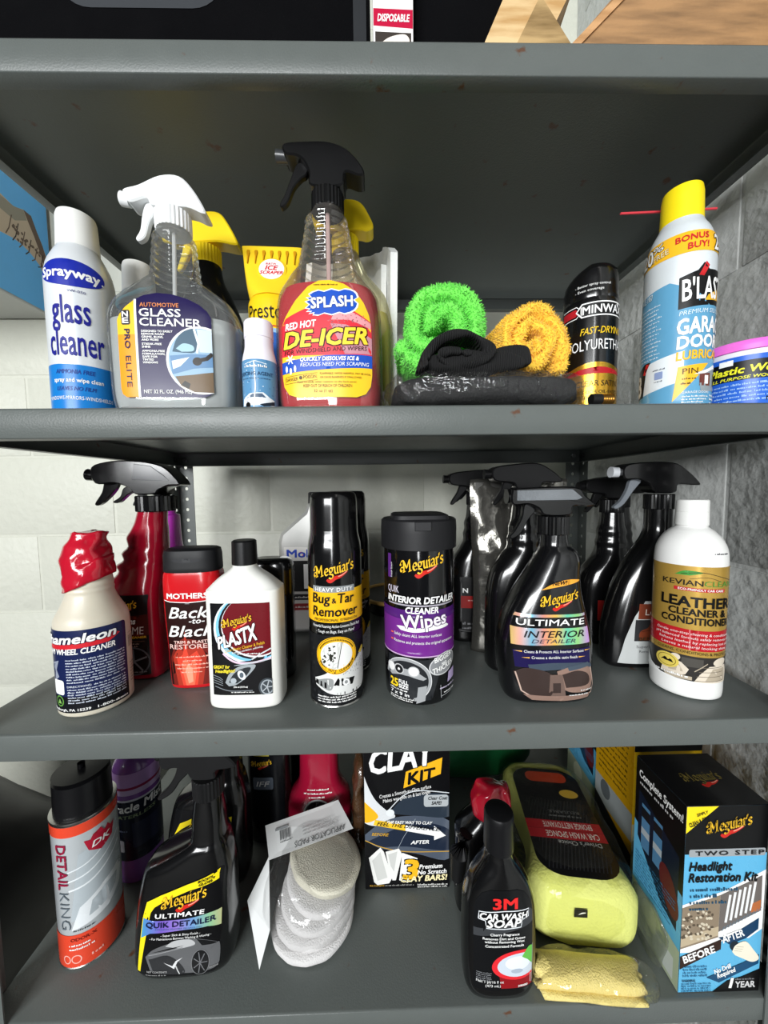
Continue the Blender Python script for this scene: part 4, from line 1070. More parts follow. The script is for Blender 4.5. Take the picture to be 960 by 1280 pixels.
for c_1, pts_ in (('#6e1d16', [(12, 0), (8, 30), (20, 46), (36, 52), (60, 50), (84, 44), (92, 24), (84, 0)]), ('#a8301f', [(22, 0), (14, 32), (26, 42), (36, 38), (40, 60), (46, 40), (70, 44), (80, 30), (70, 0)]),
                  ('#d8432f', [(32, 0), (22, 30), (34, 34), (40, 46), (46, 32), (62, 38), (70, 28), (60, 0)]), ('#ee6a4c', [(38, 0), (30, 24), (40, 30), (48, 24), (58, 30), (60, 16), (54, 0)]), ('#f59a7c', [(43, 2), (38, 18), (44, 24), (52, 18), (52, 4)])): a.poly(P(c_1), pts_)
a.line(white, [(0, 93), (14, 91.7), (50, 90.6), (86, 91.7), (100, 93)], .0009, text=True)
a.clip = None
a.t(white, 'MOTHERS', 8, 88, 95, 5.6, .045)
a.clip = (0, 0, 100, 101)
a.t(white, 'Back', 10, 88, 74, 12, .012, .3); a.t(white, '-to-', 50, 80, 68, 6, .01, .25); a.t(white, 'Black', 7, 98, 54, 12, .012, .3)
a.t(P('#e8c3ba'), 'TRIM & PLASTIC', 18, 92, 46.5, 3, .03); a.t(P('#e8c3ba'), 'RESTORER', 8, 94, 40.5, 5, .01)
for i, (x0, x1) in enumerate(((20, 84), (34, 72), (18, 90), (22, 84), (30, 72))): a.micro(P('#f0b9a6'), x0, x1, 31-i*4.2, 1.5)
a.build(b.map, o, dv=.01)

# white flat bottle, black screw cap
t = thing('flat_bottle', 'white flat plastic polish bottle with black screw cap and dark red label', 'bottle', (-.1645, .053, ZC+E), 0)
b = Body([(0, .036, .017, 0, 3.6), (.004, .0415, .0215, 0, 4), (.010, .0422, .0222, 0, 4), (.130, .0422, .0222, 0, 4), (.138, .0418, .022, 0, 4), (.1395, .0405, .0212, 0, 3.6), (.150, .030, .018, 0, 2.8), (.160, .0165, .0145, 0, 2.2), (.164, .0130, .0130), (.168, .0130, .0130)])
o = b.obj('bottle', PL('#e6e6e0', .32), t)
Body([(.1655, .0140, .014), (.166, .0144, .0144), (.192, .0138, .0138), (.1935, .012, .012)], smooth=False).obj('cap', PL('#121213', .35), t, 48, .03)
a = Art(.0665, .106, .0195); a.base(P('#121214', .28), rrect(0, 0, 100, 100, 2, 1)); a.clip = (0, 0, 100, 100)
a.ell(P('#dfe9f0'), 68, 72, 63, 38); a.ell(P('#7ec3e6'), 70, 73, 61, 36.5); a.ell(P('#101012'), 74, 74.5, 60, 35.5); a.ell(P('#e8e3e6'), 76, 75, 57.5, 34); a.ell(P('#6a141c', .28), 77, 76, 57, 33.2)
a.poly(P('#121214'), [(100, 37), (76, 42), (66, 38), (40, 36), (20, 44), (0, 55), (0, 0), (100, 0)])
a.line(P('#e7c6da'), [(20, 46), (32, 39), (46, 35.5), (70, 35.5), (100, 39.5)], .0022, True); a.line(P('#bcc4c9'), [(38, 32.5), (60, 34.5), (100, 38.5)], [.0004, .0018, .0008], False)
a.line(P('#cfd5d8'), [(68, 39), (84, 45), (100, 50)], .0015, True)
a.nib(mgold, 22, 74, 50, 14, P('#30120c'))
a.t(white, 'PLASTX', 13, 84, 51, 12, .05, .28, 14, P('#23070b'), .04, up=.45)
a.t(mgold, 'Clear Plastic Cleaner & Polish', 24, 92, 47, 3.3, .03, .2, 12); a.t(white, 'Removes oxidation, yellowing,', 36, 89, 45.5, 2.2, .02, .2, 12); a.micro(white, 44, 86, 45, 1.4)
a.t(P('#f0dc3a'), 'GREAT for', 3, 31, 29.5, 3.4, .05, .2, 2); a.t(P('#f0dc3a'), 'Headlights!', 6, 40, 25, 3.4, .05, .2, 2)
a.curve(P('#9ba2a6'), [(22, 14), (30, 24), (48, 32), (74, 33), (62, 22), (42, 12), (28, 10)]); a.curve(P('#2b2f33'), [(28, 14), (36, 23), (50, 29), (66, 30), (56, 20), (42, 13)])
a.ell(P('#dfe4e7'), 50, 22, 6, 5.5, 30); a.ell(P('#55606a'), 50, 22, 3.4, 3); a.ell(P('#aab2b8'), 36, 16, 5, 3)
for i in range(4): a.line(P('#8d9499'), [(1, 22-i*2.6), (12, 20-i*2.6), (18, 17-i*2)], .0006)
a.line(P('#777d82'), [(4, 10), (30, 5), (68, 5)], .001, True); a.ell(P('#3f454a'), 92, 8, 14, 10); a.ring(P('#9aa2a8'), 92, 8, 10, 7.5, .0014)
for q in range(5): a.line(P('#aab0b5'), [(92, 8), (92+9*math.cos(R(72*q)), 8+7*math.sin(R(72*q)))], .0012)
a.t(white, '296 ml (10 fl oz)', 36, 60, 8.5, 1.8, .03); a.micro(white, 32, 70, 3, 1.1)
a.clip = None
a.build(b.map, o)

# dark bottle behind it
t = thing('flat_bottle', 'black rounded bottle with smoky label tucked behind the white polish bottle', 'bottle', (-.1515, .112, ZC+E), 0)
b = Body([(0, .024, .016, 0, 3), (.004, .028, .020, 0, 3), (.12, .0285, .0205, 0, 3), (.148, .0285, .0205, 0, 3), (.157, .0262, .019, 0, 2.8), (.160, .022, .016, 0, 2.6)])
o = b.obj('bottle', BLK, t); a = Art(.046, .085, .03); a.base(M('#2a2e36', .25, .1, .2, 'print'), rrect(0, 0, 100, 100, 5, 3)); a.rect(P('#5b6676'), 6, 4, 94, 14); a.rect(P('#3d4450'), 70, 16, 92, 92); a.build(b.map, o)

# motor-oil jug
t = thing('oil_jug', 'silver grey motor oil jug standing at the back of the shelf', 'jug', (-.122, .29, ZC+E), 0)
js = M('#a5a5a2', .32, .35, 0, 'silver_plastic')
jug = prism_obj('jug', [(-.054, .0), (-.058, .006), (-.0585, .16), (-.054, .176), (-.012, .212), (-.006, .226), (.014, .226), (.018, .21), (.05, .20), (.058, .19), (.058, .006), (.054, 0)], .042, .006, js, t)
Body([(.224, .0165, .0165, .004), (.226, .017, .017, .004), (.244, .0165, .0165, .004), (.2455, .014, .014, .004)], smooth=False).obj('cap', PL('#1d1d1f', .4), t, 48, .05)
a = Art(.098, .15, .008); a.base(P('#c8c6c2', .3), [(0, 0), (100, 0), (100, 92), (30, 96), (0, 96)])
a.t(P('#16389c'), 'Mobil', 5, 62, 84, 9, .03); a.ell(P('#d0202c'), 30.5, 87, 5.2, 3.4); a.ell(P('#c8c6c2'), 30.5, 87, 2.6, 1.7); a.rect(black, 10, 44, 90, 80); a.t(white, '1', 34, 56, 48, 28, .02)
a.rect(P('#1b1b1e'), 4, 34, 96, 41); a.rect(P('#8c2a2c'), 4, 22, 96, 30); a.micro(P('#dcdad6'), 10, 60, 36.5, 2); a.micro(P('#dcdad6'), 10, 60, 25, 2)
a.build(plane_map((0, -.0422, 0), (1, 0, 0), (0, 0, 1)), jug, du=None)

# gold-rimmed pan in the far corner
t = thing('drain_pan', 'shallow black pan with a tan rim lying at the back', 'pan', (.03, .37, ZC+E), 0)
Body([(0, .060), (.004, .066), (.028, .074), (.030, .074)], smooth=False).obj('pan', PL('#1b1a18', .4), t)
mm = MB(); mm.tube([(.075*math.cos(R(a_)), .075*math.sin(R(a_)), .031) for a_ in range(0, 361, 12)], .004, 8); mm.build('rim', PL('#b9924e', .4), t)

# bug and tar cans
def bugtar(x, y, rz, label):
    t = thing('spray_can', label, 'spray can', (x, y, ZC+E), rz, 'black and yellow bug remover cans')
    b = Body([(0, .0295), (.003, .0318), (.178, .0318), (.188, .0310), (.198, .0288), (.204, .0282)])
    o = b.obj('body', M('#0a0a0b', .16, 0, .5, 'can_enamel'), t)
    Body([(.2035, .0278), (.204, .0282), (.236, .0277), (.244, .0266), (.2475, .0238), (.248, .021)], smooth=False).obj('cap', BLK, t)
    Body([(0, .0300), (.0022, .0327), (.0036, .0320)]).obj('base_rim', STEEL, t)
    a = Art(.1, .1); yb = P('#f3b91c', .25); a.sq = .80; a.dx = -.5
    a.rect(yb, -72, 101, 172, 138); a.rect(P('#8c9092', .3), 14, 135.5, 78, 142.5)
    a.nib(mgold, 20, 152, 58, 12)
    a.t(white, 'HEAVY DUTY', 20, 74, 136.8, 4.4, .02, 0, 0, None, 0, 1.15); a.t(black, 'Bug', 14, 42, 123.5, 11, .016, .1); a.t(black, '&', 44, 50, 123.5, 6, .01); a.t(black, 'Tar', 52, 76, 123.5, 11, .016, .1); a.t(black, 'Remover', 14, 82, 108.5, 11, .016, .1)
    a.t(P('#6b5410'), 'PROFESSIONAL STRENGTH', 17, 81, 102.8, 3, .01, .1)
    a.t(white, 'Powerful Foaming Action Loosens Stuck Bugs', 14, 86, 95.5, 3.3, .02, .15); a.t(white, '- Tough on Bugs, Easy on Paint!', 20, 76, 89.5, 3.3, .02, .15)
    a.rect(P('#141517'), -72, 5, 172, 86)
    a.layer += 1; a.hold = True
    for i in range(9):
        for j in range(11): a.rect(P('#232528'), -6+j*10+(i % 2)*5, 8+i*8.4, -1+j*10+(i % 2)*5, 11+i*8.4) if (j < 2 or i < 2) else None
    a.hold = False; lg, dg = P('#d8d9d7'), P('#8f9291')
    a.curve(lg, [(14, 34), (30, 40), (44, 46), (58, 42), (76, 52), (98, 62), (98, 22), (70, 16), (40, 18), (16, 26)]); a.curve(dg, [(18, 32), (34, 36), (44, 34), (40, 22), (22, 26)])
    a.poly(black, [(44, 28), (72, 26), (76, 34), (50, 36)]); a.poly(black, [(15, 28), (34, 24), (34, 31), (16, 33)]); a.ell(P('#e9eaea'), 62, 30.5, 5, 4); a.ell(dg, 62, 30.5, 2.4, 2)
    a.curve(black, [(78, 58), (90, 70), (100, 74), (100, 70), (92, 66), (82, 56)]); a.curve(P('#e2c74c'), [(84, 60), (94, 66), (98, 62), (90, 58)])
    for i in range(60): a.ell(dg, a.rng.uniform(56, 96), a.rng.uniform(40, 54), .7, .5, n=6)
    a.ell(yb, 49, 63, 30, 22); a.ell(black, 49, 63, 29, 21.2); a.ell(yb, 49, 63, 28.4, 20.6); a.ell(P('#e7e8e4'), 49, 63, 23, 16); a.curve(P('#c7c9c4'), [(56, 78.5), (52, 63), (48, 48), (30, 52), (27, 63), (34, 75)])
    a.line(black, [(57, 78.5), (50, 48)], .0008)
    for i in range(16): a.ell(P('#2c2d22'), a.rng.uniform(29, 47), a.rng.uniform(52, 74), 1+a.rng.random()*1.2, .6+a.rng.random(), a.rng.uniform(0, 90), 8)
    a.ell(P('#23241c'), 41, 61, 2, 4.6, 5); a.line(P('#23241c'), [(36, 57), (46, 65)], .0006); a.line(P('#23241c'), [(36, 66), (46, 57)], .0006)
    for i, ch in enumerate('HEAVY DUTY CLEANING!'):
        q = R(205+130*i/19); a.t(black, ch, 49+25.2*math.cos(q)-1.2, 49+25.2*math.cos(q)+1.2, 63+17.9*math.sin(q)-1.2, 2.8, .02) if ch != ' ' else None
    a.layer += 1; a.hold = True
    for i in range(26):
        q = R(155-130*i/25); a.rect(P('#5a440c'), 49+25.7*math.cos(q)-.7, 63+18.4*math.sin(q)-1, 49+25.7*math.cos(q)+.7, 63+18.4*math.sin(q)+1)
    a.hold = False
    for i in range(3): a.micro(white, 20, 78, 14-i*3, 1.8)
    a.build(b.map, o)
bugtar(-.061, .063, 9, 'black bug and tar remover can with yellow band, in full view')
bugtar(-.0535, .137, 11, 'black can with yellow band half hidden behind another bug remover can')

# wipes canister
t = thing('wipes_canister', 'black and purple interior wipes canister with ribbed black lid', 'canister', (.041, .073, ZC+E), 0)
b = Body([(0, .0385), (.003, .0415), (.020, .0425), (.170, .0428), (.182, .0425)])
o = b.obj('canister', M('#0b0b0d', .13, 0, .6, 'gloss_sleeve'), t)
ld = Body([(.181, .0452), (.1815, .0456), (.205, .0458), (.2135, .0452), (.2155, .0430)], smooth=False).obj('lid', PL('#1c1c1e', .5), t)
prism_obj('lid_tab', [(-.009, .204), (.009, .204), (.009, .214), (-.009, .214)], .002, .0006, PL('#242426', .5), ld, dy=-.0455)
Body([(.2150, .034, .036, 0, 5), (.2195, .033, .035, 0, 5), (.2205, .031, .033, 0, 5)], smooth=False).obj('flip_lid', PL('#1e1e20', .5), ld)
a = Art(.1, .1); vi = foil('violet_fade', ['#8a2f9c', '#7b2a90', '#472063', '#140d18'], 2, 1., .25, 0)
vi2 = P('#6f2a86', .22)
a.rect(vi2, -34, 60, 134, 113); a.rect(P('#4f2170', .22), -34, 102, 134, 113); a.rect(P('#c9a8cf'), -34, 58.6, 134, 60)
a.nib(mgold, 26, 156, 50, 13)
a.poly(P('#5a2a78'), rrect(4, 148, 10, 176, 1, 1)); a.t(white, 'Fresh Scent', 12.5, 30, 149, 2.4, 0, 0, 90)
a.t(P('#d9d2e0'), 'QUIK', 5, 22, 132, 8, .0, 0); a.rect(P('#a7a3ad'), 5, 117.8, 93, 119.6)
a.t(white, 'INTERIOR DETAILER', 5, 93, 121.5, 7.4, .04, .15, 0, P('#120d18'), .03); a.t(white, 'CLEANER', 30, 68, 110, 7, .04, .15)
a.curve(white, [(18, 93), (26, 94), (44, 93), (64, 97), (80, 103), (78, 97), (83, 92), (60, 90), (40, 88), (24, 89)], 4)
a.t(P('#f4eef6'), 'Wipes', 25, 79, 92, 15, .02, -.02, 5, P('#4b3558'), .045)
a.t(white, 'Safely cleans ALL interior surfaces', 15, 72, 82.5, 3.4, .01, .1); a.t(white, 'Restores and protects the original appearance', 15, 90, 74.5, 3.4, .01, .1); a.rect(P('#e8663c'), 9, 83, 13, 84.6); a.rect(P('#e8663c'), 9, 75, 13, 76.6)
gy, dk_ = P('#9c9ea0', .25), P('#26282b', .25)
a.poly(dk_, [(4, 10), (60, 8), (70, 40), (60, 56), (4, 56)]); a.ring(gy, 30, 31, 28, 24, .004, 0, -70, 175); a.ring(P('#d8d9da'), 30, 31, 29.5, 25.5, .0008, 0, -60, 150)
a.poly(gy, [(6, 34), (18, 44), (40, 44), (54, 34), (50, 32), (34, 36), (22, 36), (10, 32)])
for cx in (9, 21, 39): a.ell(P('#e7e7e5') if cx != 21 else P('#1a1b1d'), cx, 42, 6, 5.5); a.ring(P('#b9babb'), cx, 42, 6, 5.5, .0012)
a.ell(P('#e7e7e5'), 21, 42, 1.6, 1.5); a.poly(gy, [(44, 24), (54, 26), (52, 8), (42, 4)])
a.ell(P('#c9cacb'), 76, 49, 20, 12.5, 14); a.ell(P('#86888b'), 76, 49, 18.6, 11.2, 14); a.t(white, 'BIGGER', 63, 89, 51.5, 5.8, .05, .1, 10, P('#3c3e40'), .04); a.t(white, 'AND', 72, 80, 47.5, 3, .04, 0, 8); a.t(white, 'THICKER', 61, 92, 39, 5.8, .05, .1, 12, P('#3c3e40'), .04)
a.poly(P('#b9a7cf'), [(82, 24), (97, 26), (97, 38), (84, 36)]); a.micro(P('#cfc4dc'), 70, 97, 19, 2.4); a.line(gy, [(72, 10), (100, 12)], .0008); a.micro(white, 76, 97, 13, 1.8); a.line(gy, [(71, 24), (72, 8)], .0008)
a.t(P('#f4cf2a'), '25', 8, 20, 20, 9.5, .06, 0, 0, black, .05); a.t(white, 'FULL', 21, 33, 25.5, 4.4, .04); a.t(white, 'SIZE', 21, 33, 20, 4.4, .04); a.micro(white, 8, 32, 16.5, 2); a.t(white, '7 x 9 in', 9, 34, 11, 4, .02); a.micro(white, 8, 40, 7.5, 1.6); a.micro(white, 8, 40, 5, 1.6)
a.build(b.map, o)

# interior detailer spray
t = thing('spray_bottle', 'black interior detailer spray bottle with rainbow foil label and silver trigger plate', 'spray bottle', (.190, .056, ZC+E), 0)
LR = [(0, .146, .240, .022, 3), (.004, .141, .243, .026, 3), (.02, .138, .245, .029, 3), (.065, .1345, .2435, .030, 3), (.095, .140, .2375, .029, 3), (.125, .153, .2305, .027, 2.8), (.150, .168, .2285, .024, 2.6), (.165, .177, .2285, .022, 2.6), (.176, .183, .2245, .0195, 2.4), (.183, .1855, .2165, .0155, 2.2), (.197, .186, .2155, .0148, 2)]
b = Body([(z, (r_-l)/2, bb, (l+r_)/2-.190, n) for z, l, r_, bb, n in LR], .004)
o = b.obj('bottle', M('#0d0d0f', .2, 0, .4, 'gloss_black_plastic'), t)
sil = M('#8c9095', .22, .75, 0, 'silver_plate', .5, 30)
sprayer(t, .009, .195, .217, .0178, [(-.044, .231), (-.045, .246), (-.038, .2495), (.026, .2505), (.040, .240), (.051, .230), (.044, .2275), (.026, .228), (.022, .218), (-.006, .218), (-.014, .226), (-.026, .231)], .0135,
        [(-.010, .230), (-.026, .2315), (-.030, .215), (-.038, .200), (-.044, .193), (-.040, .190), (-.030, .197), (-.022, .212), (-.014, .222)], ((-.042, .240), (-.047, .240), .0085), BLK, insert=([(-.040, .235), (-.040, .2475), (.024, .2485), (.036, .238), (.030, .235)], sil))
a = Art(.1, .1)
rb_ = foil('rainbow_foil', ['#f2d84a', '#f3b7a8', '#7fc4e0', '#f0a08c', '#f2c25a', '#6fd6b4', '#9fe08a', '#d8a8ea', '#c7b2f0'], 0, 1.05, .2, .3)
a.curve(P('#f0a73c', .25), [(31, 134), (44, 142), (60, 146), (76, 144), (60, 140), (44, 137)]); a.t(black, 'NEW!', 42, 58, 139.6, 4.2, .04, .15, 5)
a.nib(mgold, 34, 116, 42, 12)
a.poly(rb_, [(4, 104), (88, 104), (88, 107), (6, 107.5)]); a.t(white, 'ULTIMATE', 8, 86, 95, 7, .01, .05)
a.poly(rb_, [(2, 72), (94, 73), (92, 91.5), (1, 92)]); a.t(P('#17171c'), 'INTERIOR', 16, 85, 81.5, 7.4, .01, .25); a.t(P('#3a3a4c'), 'DETAILER', 24, 74, 75, 4.4, .0, .25)
a.poly(P('#1d1647', .25), [(6, 46), (94, 48), (94, 68), (4, 66)])
a.t(white, 'Cleans & Protects ALL Interior Surfaces', 16, 84, 63.8, 3.2, .02); a.t(white, 'Creates a durable satin finish', 24, 76, 57, 3.2, .02)
for x0, x1, y_ in ((5, 14, 65), (86, 95, 65), (13, 22, 58), (78, 87, 58)): a.poly(P('#e0a848'), [(x0, y_), (x1, y_-.8), (x1, y_+.8)] if x0 < 40 else [(x1, y_), (x0, y_+.8), (x0, y_-.8)])
tn, td, ts = P('#8f7468', .25), P('#3c302d', .25), P('#c2a89a', .25)
a.curve(P('#3f4a58'), [(20, 50), (50, 52), (90, 50), (94, 42), (60, 44), (22, 42)]); a.curve(td, [(4, 40), (20, 46), (46, 38), (46, 14), (30, 10), (12, 16)]); a.curve(tn, [(52, 42), (74, 48), (94, 42), (94, 18), (70, 16), (56, 22)]); a.curve(td, [(58, 38), (76, 42), (90, 36), (90, 24), (62, 22)])
a.poly(P('#6e5a52'), [(44, 38), (58, 38), (62, 12), (42, 10)]); a.poly(td, [(47, 28), (56, 28), (56, 16), (47, 16)]); a.line(ts, [(6, 40), (12, 18), (26, 10), (96, 12)], .0016); a.line(ts, [(94, 44), (99, 22), (96, 12)], .0016); a.poly(tn, [(14, 14), (50, 12), (94, 13), (92, 7), (60, 5), (24, 7)])
a.poly(P('#46525f'), [(64, 47), (90, 51), (92, 46), (66, 42)]); a.micro(white, 66, 92, 12, 1.6); a.micro(white, 80, 96, 17, 1.6)
a.build(b.map, o, dv=.01)

def black_spray(label, x, y, rz, tall=.0, group='plain black spray bottles in the back rows', art=None, tilt=0., flip=1, body=(.050, .027), neck=.0, w=1.):
    t = thing('spray_bottle', label, 'spray bottle', (x, y, ZC+E), rz, group)
    A, B_ = body; h = .222+tall
    b = Body([(0, A-.006, B_-.004, 0, 3), (.004, A-.001, B_, 0, 3), (.05, A, B_, 0, 3), (h-.122, A-.001, B_, 0, 2.8), (h-.092, A*.86, B_*.96, neck*.3, 2.6), (h-.068, A*.56, B_*.86, neck*.8, 2.4), (h-.055, .0225, .0205, neck), (h-.047, .0232, .021, neck), (h-.038, .0208, .0195, neck), (h-.030, .0214, .020, neck), (h-.020, .0185, .018, neck), (h, .0165, .0165, neck)], .005)
    o = b.obj('bottle', BLK, t)
    f = lambda pts: [(neck+p*flip, q+h-.222) for p, q in pts]
    n0, n1, nr = (-.045*flip+neck, .264+tall), (-.056*flip+neck, .2645+tall), .0068
    sprayer(t, neck, h, h+.021, .0175, f([(-.045, .256), (-.046, .272), (-.02, .277), (.012, .278), (.032, .268), (.046, .255), (.036, .252), (.020, .252), (.014, .245), (-.014, .245), (-.020, .252)]), .0125,
            f([(-.016, .256), (-.028, .256), (-.034, .242), (-.044, .226), (-.040, .223), (-.028, .236), (-.018, .248)]), (n0, n1, nr), BLKS)
    if art: art(b, o)
    return t
def red_lab(b, o):
    a = Art(.07, .09, .018); a.base(P('#101012'), rrect(0, 0, 100, 100, 4, 4)); a.rect(P('#8c1a18'), 4, 44, 96, 66); a.t(white, 'N', 8, 20, 72, 8, .03); a.micro(P('#c8a8a4'), 20, 80, 57, 3); a.micro(P('#77777a'), 8, 90, 14, 5); a.micro(P('#77777a'), 8, 90, 6, 4); a.build(b.map, o)
black_spray('plain black spray bottle with red label square between wipes canister and silver pouch', .155, .222, 0, 0, art=red_lab)
black_spray('plain black spray bottle directly behind the one with the red label square', .176, .285, 0, .002)
black_spray('plain black spray bottle rearmost in the row behind the silver pouch', .198, .348, 0, .004)
black_spray('black spray bottle hidden behind the interior detailer with its trigger above', .196, .122, 0, .004, body=(.056, .026), neck=-.004)

# crinkled foil pouch
t = thing('foil_pouch', 'tall crinkled dark silver pouch standing behind the interior detailer', 'pouch', (.203, .172, ZC+E), 0)
V = []; F = []; nx, nz = 26, 44
for s_ in (0, 1):
    for i in range(nx+1):
        for k in range(nz+1):
            u, v = i/nx, k/nz; bul = .017*(math.sin(math.pi*u)**.5)*(1-v**3)+.0012
            wv_ = .0045*noise.noise(Vector((u*7, v*11, s_*5)))+.0022*noise.noise(Vector((u*18, v*24, s_*9+3)))
            V.append(((u-.5)*.14*(1-.04*math.sin(v*5)), (-bul if s_ == 0 else bul)+wv_*(.3+math.sin(math.pi*u)), v*.262+.004*noise.noise(Vector((u*4, s_, v*3)))*v))
nn = (nx+1)*(nz+1)
for s_ in (0, 1):
    for i in range(nx):
        for k in range(nz):
            q = (s_*nn+i*(nz+1)+k, s_*nn+(i+1)*(nz+1)+k, s_*nn+(i+1)*(nz+1)+k+1, s_*nn+i*(nz+1)+k+1); F.append(q if s_ == 0 else q[::-1])
for i in range(nx): F.append((i*(nz+1)+nz, (i+1)*(nz+1)+nz, nn+(i+1)*(nz+1)+nz, nn+i*(nz+1)+nz)); F.append((i*(nz+1), nn+i*(nz+1), nn+(i+1)*(nz+1), (i+1)*(nz+1)))
link('pouch', V, F, M('#7c7a74', .16, .85, 0, 'crinkled_foil', .5, 45), t, sharp=0)
m_ = MB(); m_.box(-.066, .066, -.0024, .0024, .246, .258); m_.build('seal', M('#6c6b68', .3, .7, 0, 'crinkled_foil'), t)

# leather care spray with big trigger
def leather_lab(b, o):
    a = Art(.072, .095, .008, -.008); a.base(P('#b9bcbb', .25), [(0, 0), (100, 0), (100, 92), (40, 92), (24, 70), (10, 36)]); a.clip = (0, 0, 100, 110)
    a.rect(P('#7a3a26'), 30, 66, 100, 88); a.t(P('#e8dccf'), 'Leather', 42, 96, 72, 9, .0, .0)
    a.rect(P('#2b2c2e'), 26, 34, 100, 65); a.curve(P('#7d3a22'), [(34, 36), (36, 48), (50, 54), (56, 64), (74, 64), (76, 40), (60, 35)]); a.curve(P('#a05a38'), [(54, 44), (60, 62), (72, 62), (70, 46)]); a.line(P('#4f2213'), [(38, 48), (70, 52)], .0008)
    a.t(P('#3a2a18'), 'BEFORE', 34, 80, 35, 5, .03); a.t(P('#4b4d4f'), 'Superior', 30, 64, 24, 4, 0); a.t(P('#4b4d4f'), 'Removes', 36, 66, 17, 4, 0); a.micro(P('#2c2d2f'), 54, 90, 8, 4); a.micro(P('#2c2d2f'), 58, 90, 3, 2.5)
    a.clip = None; a.t(P('#cfae62'), 'Gold', 52, 96, 95, 11, 0); a.build(b.map, o, dv=.01)
t = thing('spray_bottle', 'black leather care spray bottle with brown seat label and big trigger', 'spray bottle', (.362, .126, ZC+E), 0)
LR = [(0, .312, .412, .018, 3), (.004, .309, .415, .022, 3), (.04, .308, .416, .024, 3), (.08, .314, .414, .024, 3), (.115, .324, .410, .023, 2.8), (.145, .338, .406, .022, 2.6), (.165, .352, .403, .021, 2.4), (.180, .361, .400, .0185, 2.2), (.195, .3645, .3975, .0165, 2), (.228, .3645, .3975, .0165, 2)]
b = Body([(z, (r_-l)/2, bb, (l+r_)/2-.362, n) for z, l, r_, bb, n in LR], .005); o = b.obj('bottle', BLK, t)
sprayer(t, .019, .218, .239, .0178, [(-.038, .260), (-.039, .276), (-.02, .2815), (.026, .2815), (.048, .270), (.066, .2525), (.056, .2505), (.036, .2515), (.032, .241), (.006, .241), (-.004, .252), (-.02, .259)], .013,
        [(-.008, .258), (-.022, .260), (-.028, .244), (-.036, .230), (-.045, .222), (-.041, .219), (-.031, .226), (-.020, .242), (-.012, .252)], ((-.036, .269), (-.050, .2695), .0075), BLK, nm=PL('#c9ccd0', .25), lm=PL('#6d7278', .25))
leather_lab(b, o)
def red_side(b, o):
    a = Art(.02, .1, .01, -.018); a.rect(P('#7a1512'), 20, 30, 90, 62)
    a.micro(P('#b9a09c'), 40, 70, 48, 3); a.micro(P('#b9a09c'), 40, 70, 70, 3); a.build(b.map, o)
black_spray('black spray bottle with grey nozzle between silver pouch and leather spray', .358, .205, 0, -.014, art=red_side, body=(.042, .027), neck=.010)
black_spray('black spray bottle nearest the grey wall, behind the leather spray', .436, .268, 0, -.010, body=(.040, .026), neck=-.014)

# white round bottle, gold label
t = thing('round_bottle', 'white leather conditioner bottle with gold label and car seat photo', 'bottle', (.3705, .061, ZC+E), -30)
b = Body([(0, .030, .0275), (.003, .0345, .0318), (.012, .0352, .0325), (.160, .0352, .0325), (.172, .0345, .0318), (.186, .0300, .0285), (.197, .021, .021), (.202, .0150, .0150), (.206, .0140, .0140)])
o = b.obj('bottle', PL('#e9e9e6', .32), t)
Body([(.203, .0160), (.2035, .0164), (.2185, .0160), (.219, .0156), (.2195, .0160), (.2325, .0157), (.2335, .0145)], smooth=False).obj('disc_cap', WHT, t)
gl = M('#c9a24c', .28, .45, 0, 'gold_print')
a = Art(.1, .135, .023); a.base(gl, [(-12, 0), (112, 0), (112, 100), (-12, 100)]); a.clip = (-12, 0, 112, 101)
a.rect(P('#14110d'), -12, 0, -1, 100)
a.curve(P('#3f8f3a'), [(30, 92), (40, 96), (56, 95), (44, 92)]); a.line(P('#3a3220'), [(36, 93), (56, 95), (78, 91), (92, 88)], .0007, True); a.line(P('#3a3220'), [(44, 89), (60, 91), (74, 88)], .0005, True)
a.t(P('#1d1a12'), 'KEVIAN', 19, 56, 83.5, 4.6, .01); a.t(P('#3f8f3a'), 'CLEAN', 57, 90, 83.5, 4.6, -.005); a.rect(P('#b5242a'), 30, 78.5, 80, 81.5); a.t(white, 'ECO-FRIENDLY CAR CARE', 34, 77, 79.2, 1.8, .02)
a.t(black, 'LEATHER', 18, 88, 65, 8.6, .05); a.t(black, 'CLEANER &', 26, 82, 57.5, 6, .03); a.t(black, 'CONDITIONER', 19, 88, 50, 6, .03)
a.poly(P('#b01e26', .25), [(-12, 28), (50, 27), (112, 28), (112, 46), (50, 45), (-12, 46)])
for i, (x0, x1, s_) in enumerate(((14, 92, 'Gentle one-step cleaning & conditioning'), (13, 93, 'pH balanced formula safely removes dirt'), (17, 90, 'Softens leather by replacing lost oils'), (20, 86, 'Leaves a natural looking shine'))): a.t(P('#f2d9d6'), s_, x0, x1, 40.8-i*3.8, 2.2, .01, .1)
a.t(P('#2b2418'), 'CLEANS, CONDITIONS & PROTECTS', 16, 92, 24, 2.4, .02)
a.poly(P('#2d2a28'), [(-12, 0), (112, 0), (112, 22), (-12, 22)]); cr_, cs_, cd_ = P('#d9cdbb'), P('#b3a692'), P('#6f6558')
a.poly(P('#4a4742'), [(40, 12), (60, 13), (60, 20), (40, 20)]); a.poly(cr_, [(20, 3), (23, 12), (30, 17), (40, 15), (47, 10), (44, 5), (36, 2)]); a.poly(cs_, [(28, 6), (31, 14), (38, 13), (42, 7)]); a.ell(cr_, 34, 18.6, 5, 3, 20); a.poly(cr_, [(52, 0), (57, 7), (66, 14.5), (88, 15.5), (93, 8), (90, 0)]); a.poly(cs_, [(62, 1), (70, 12.5), (86, 13), (88, 2)]); a.ell(cr_, 79, 18.2, 9, 3.6, 8)
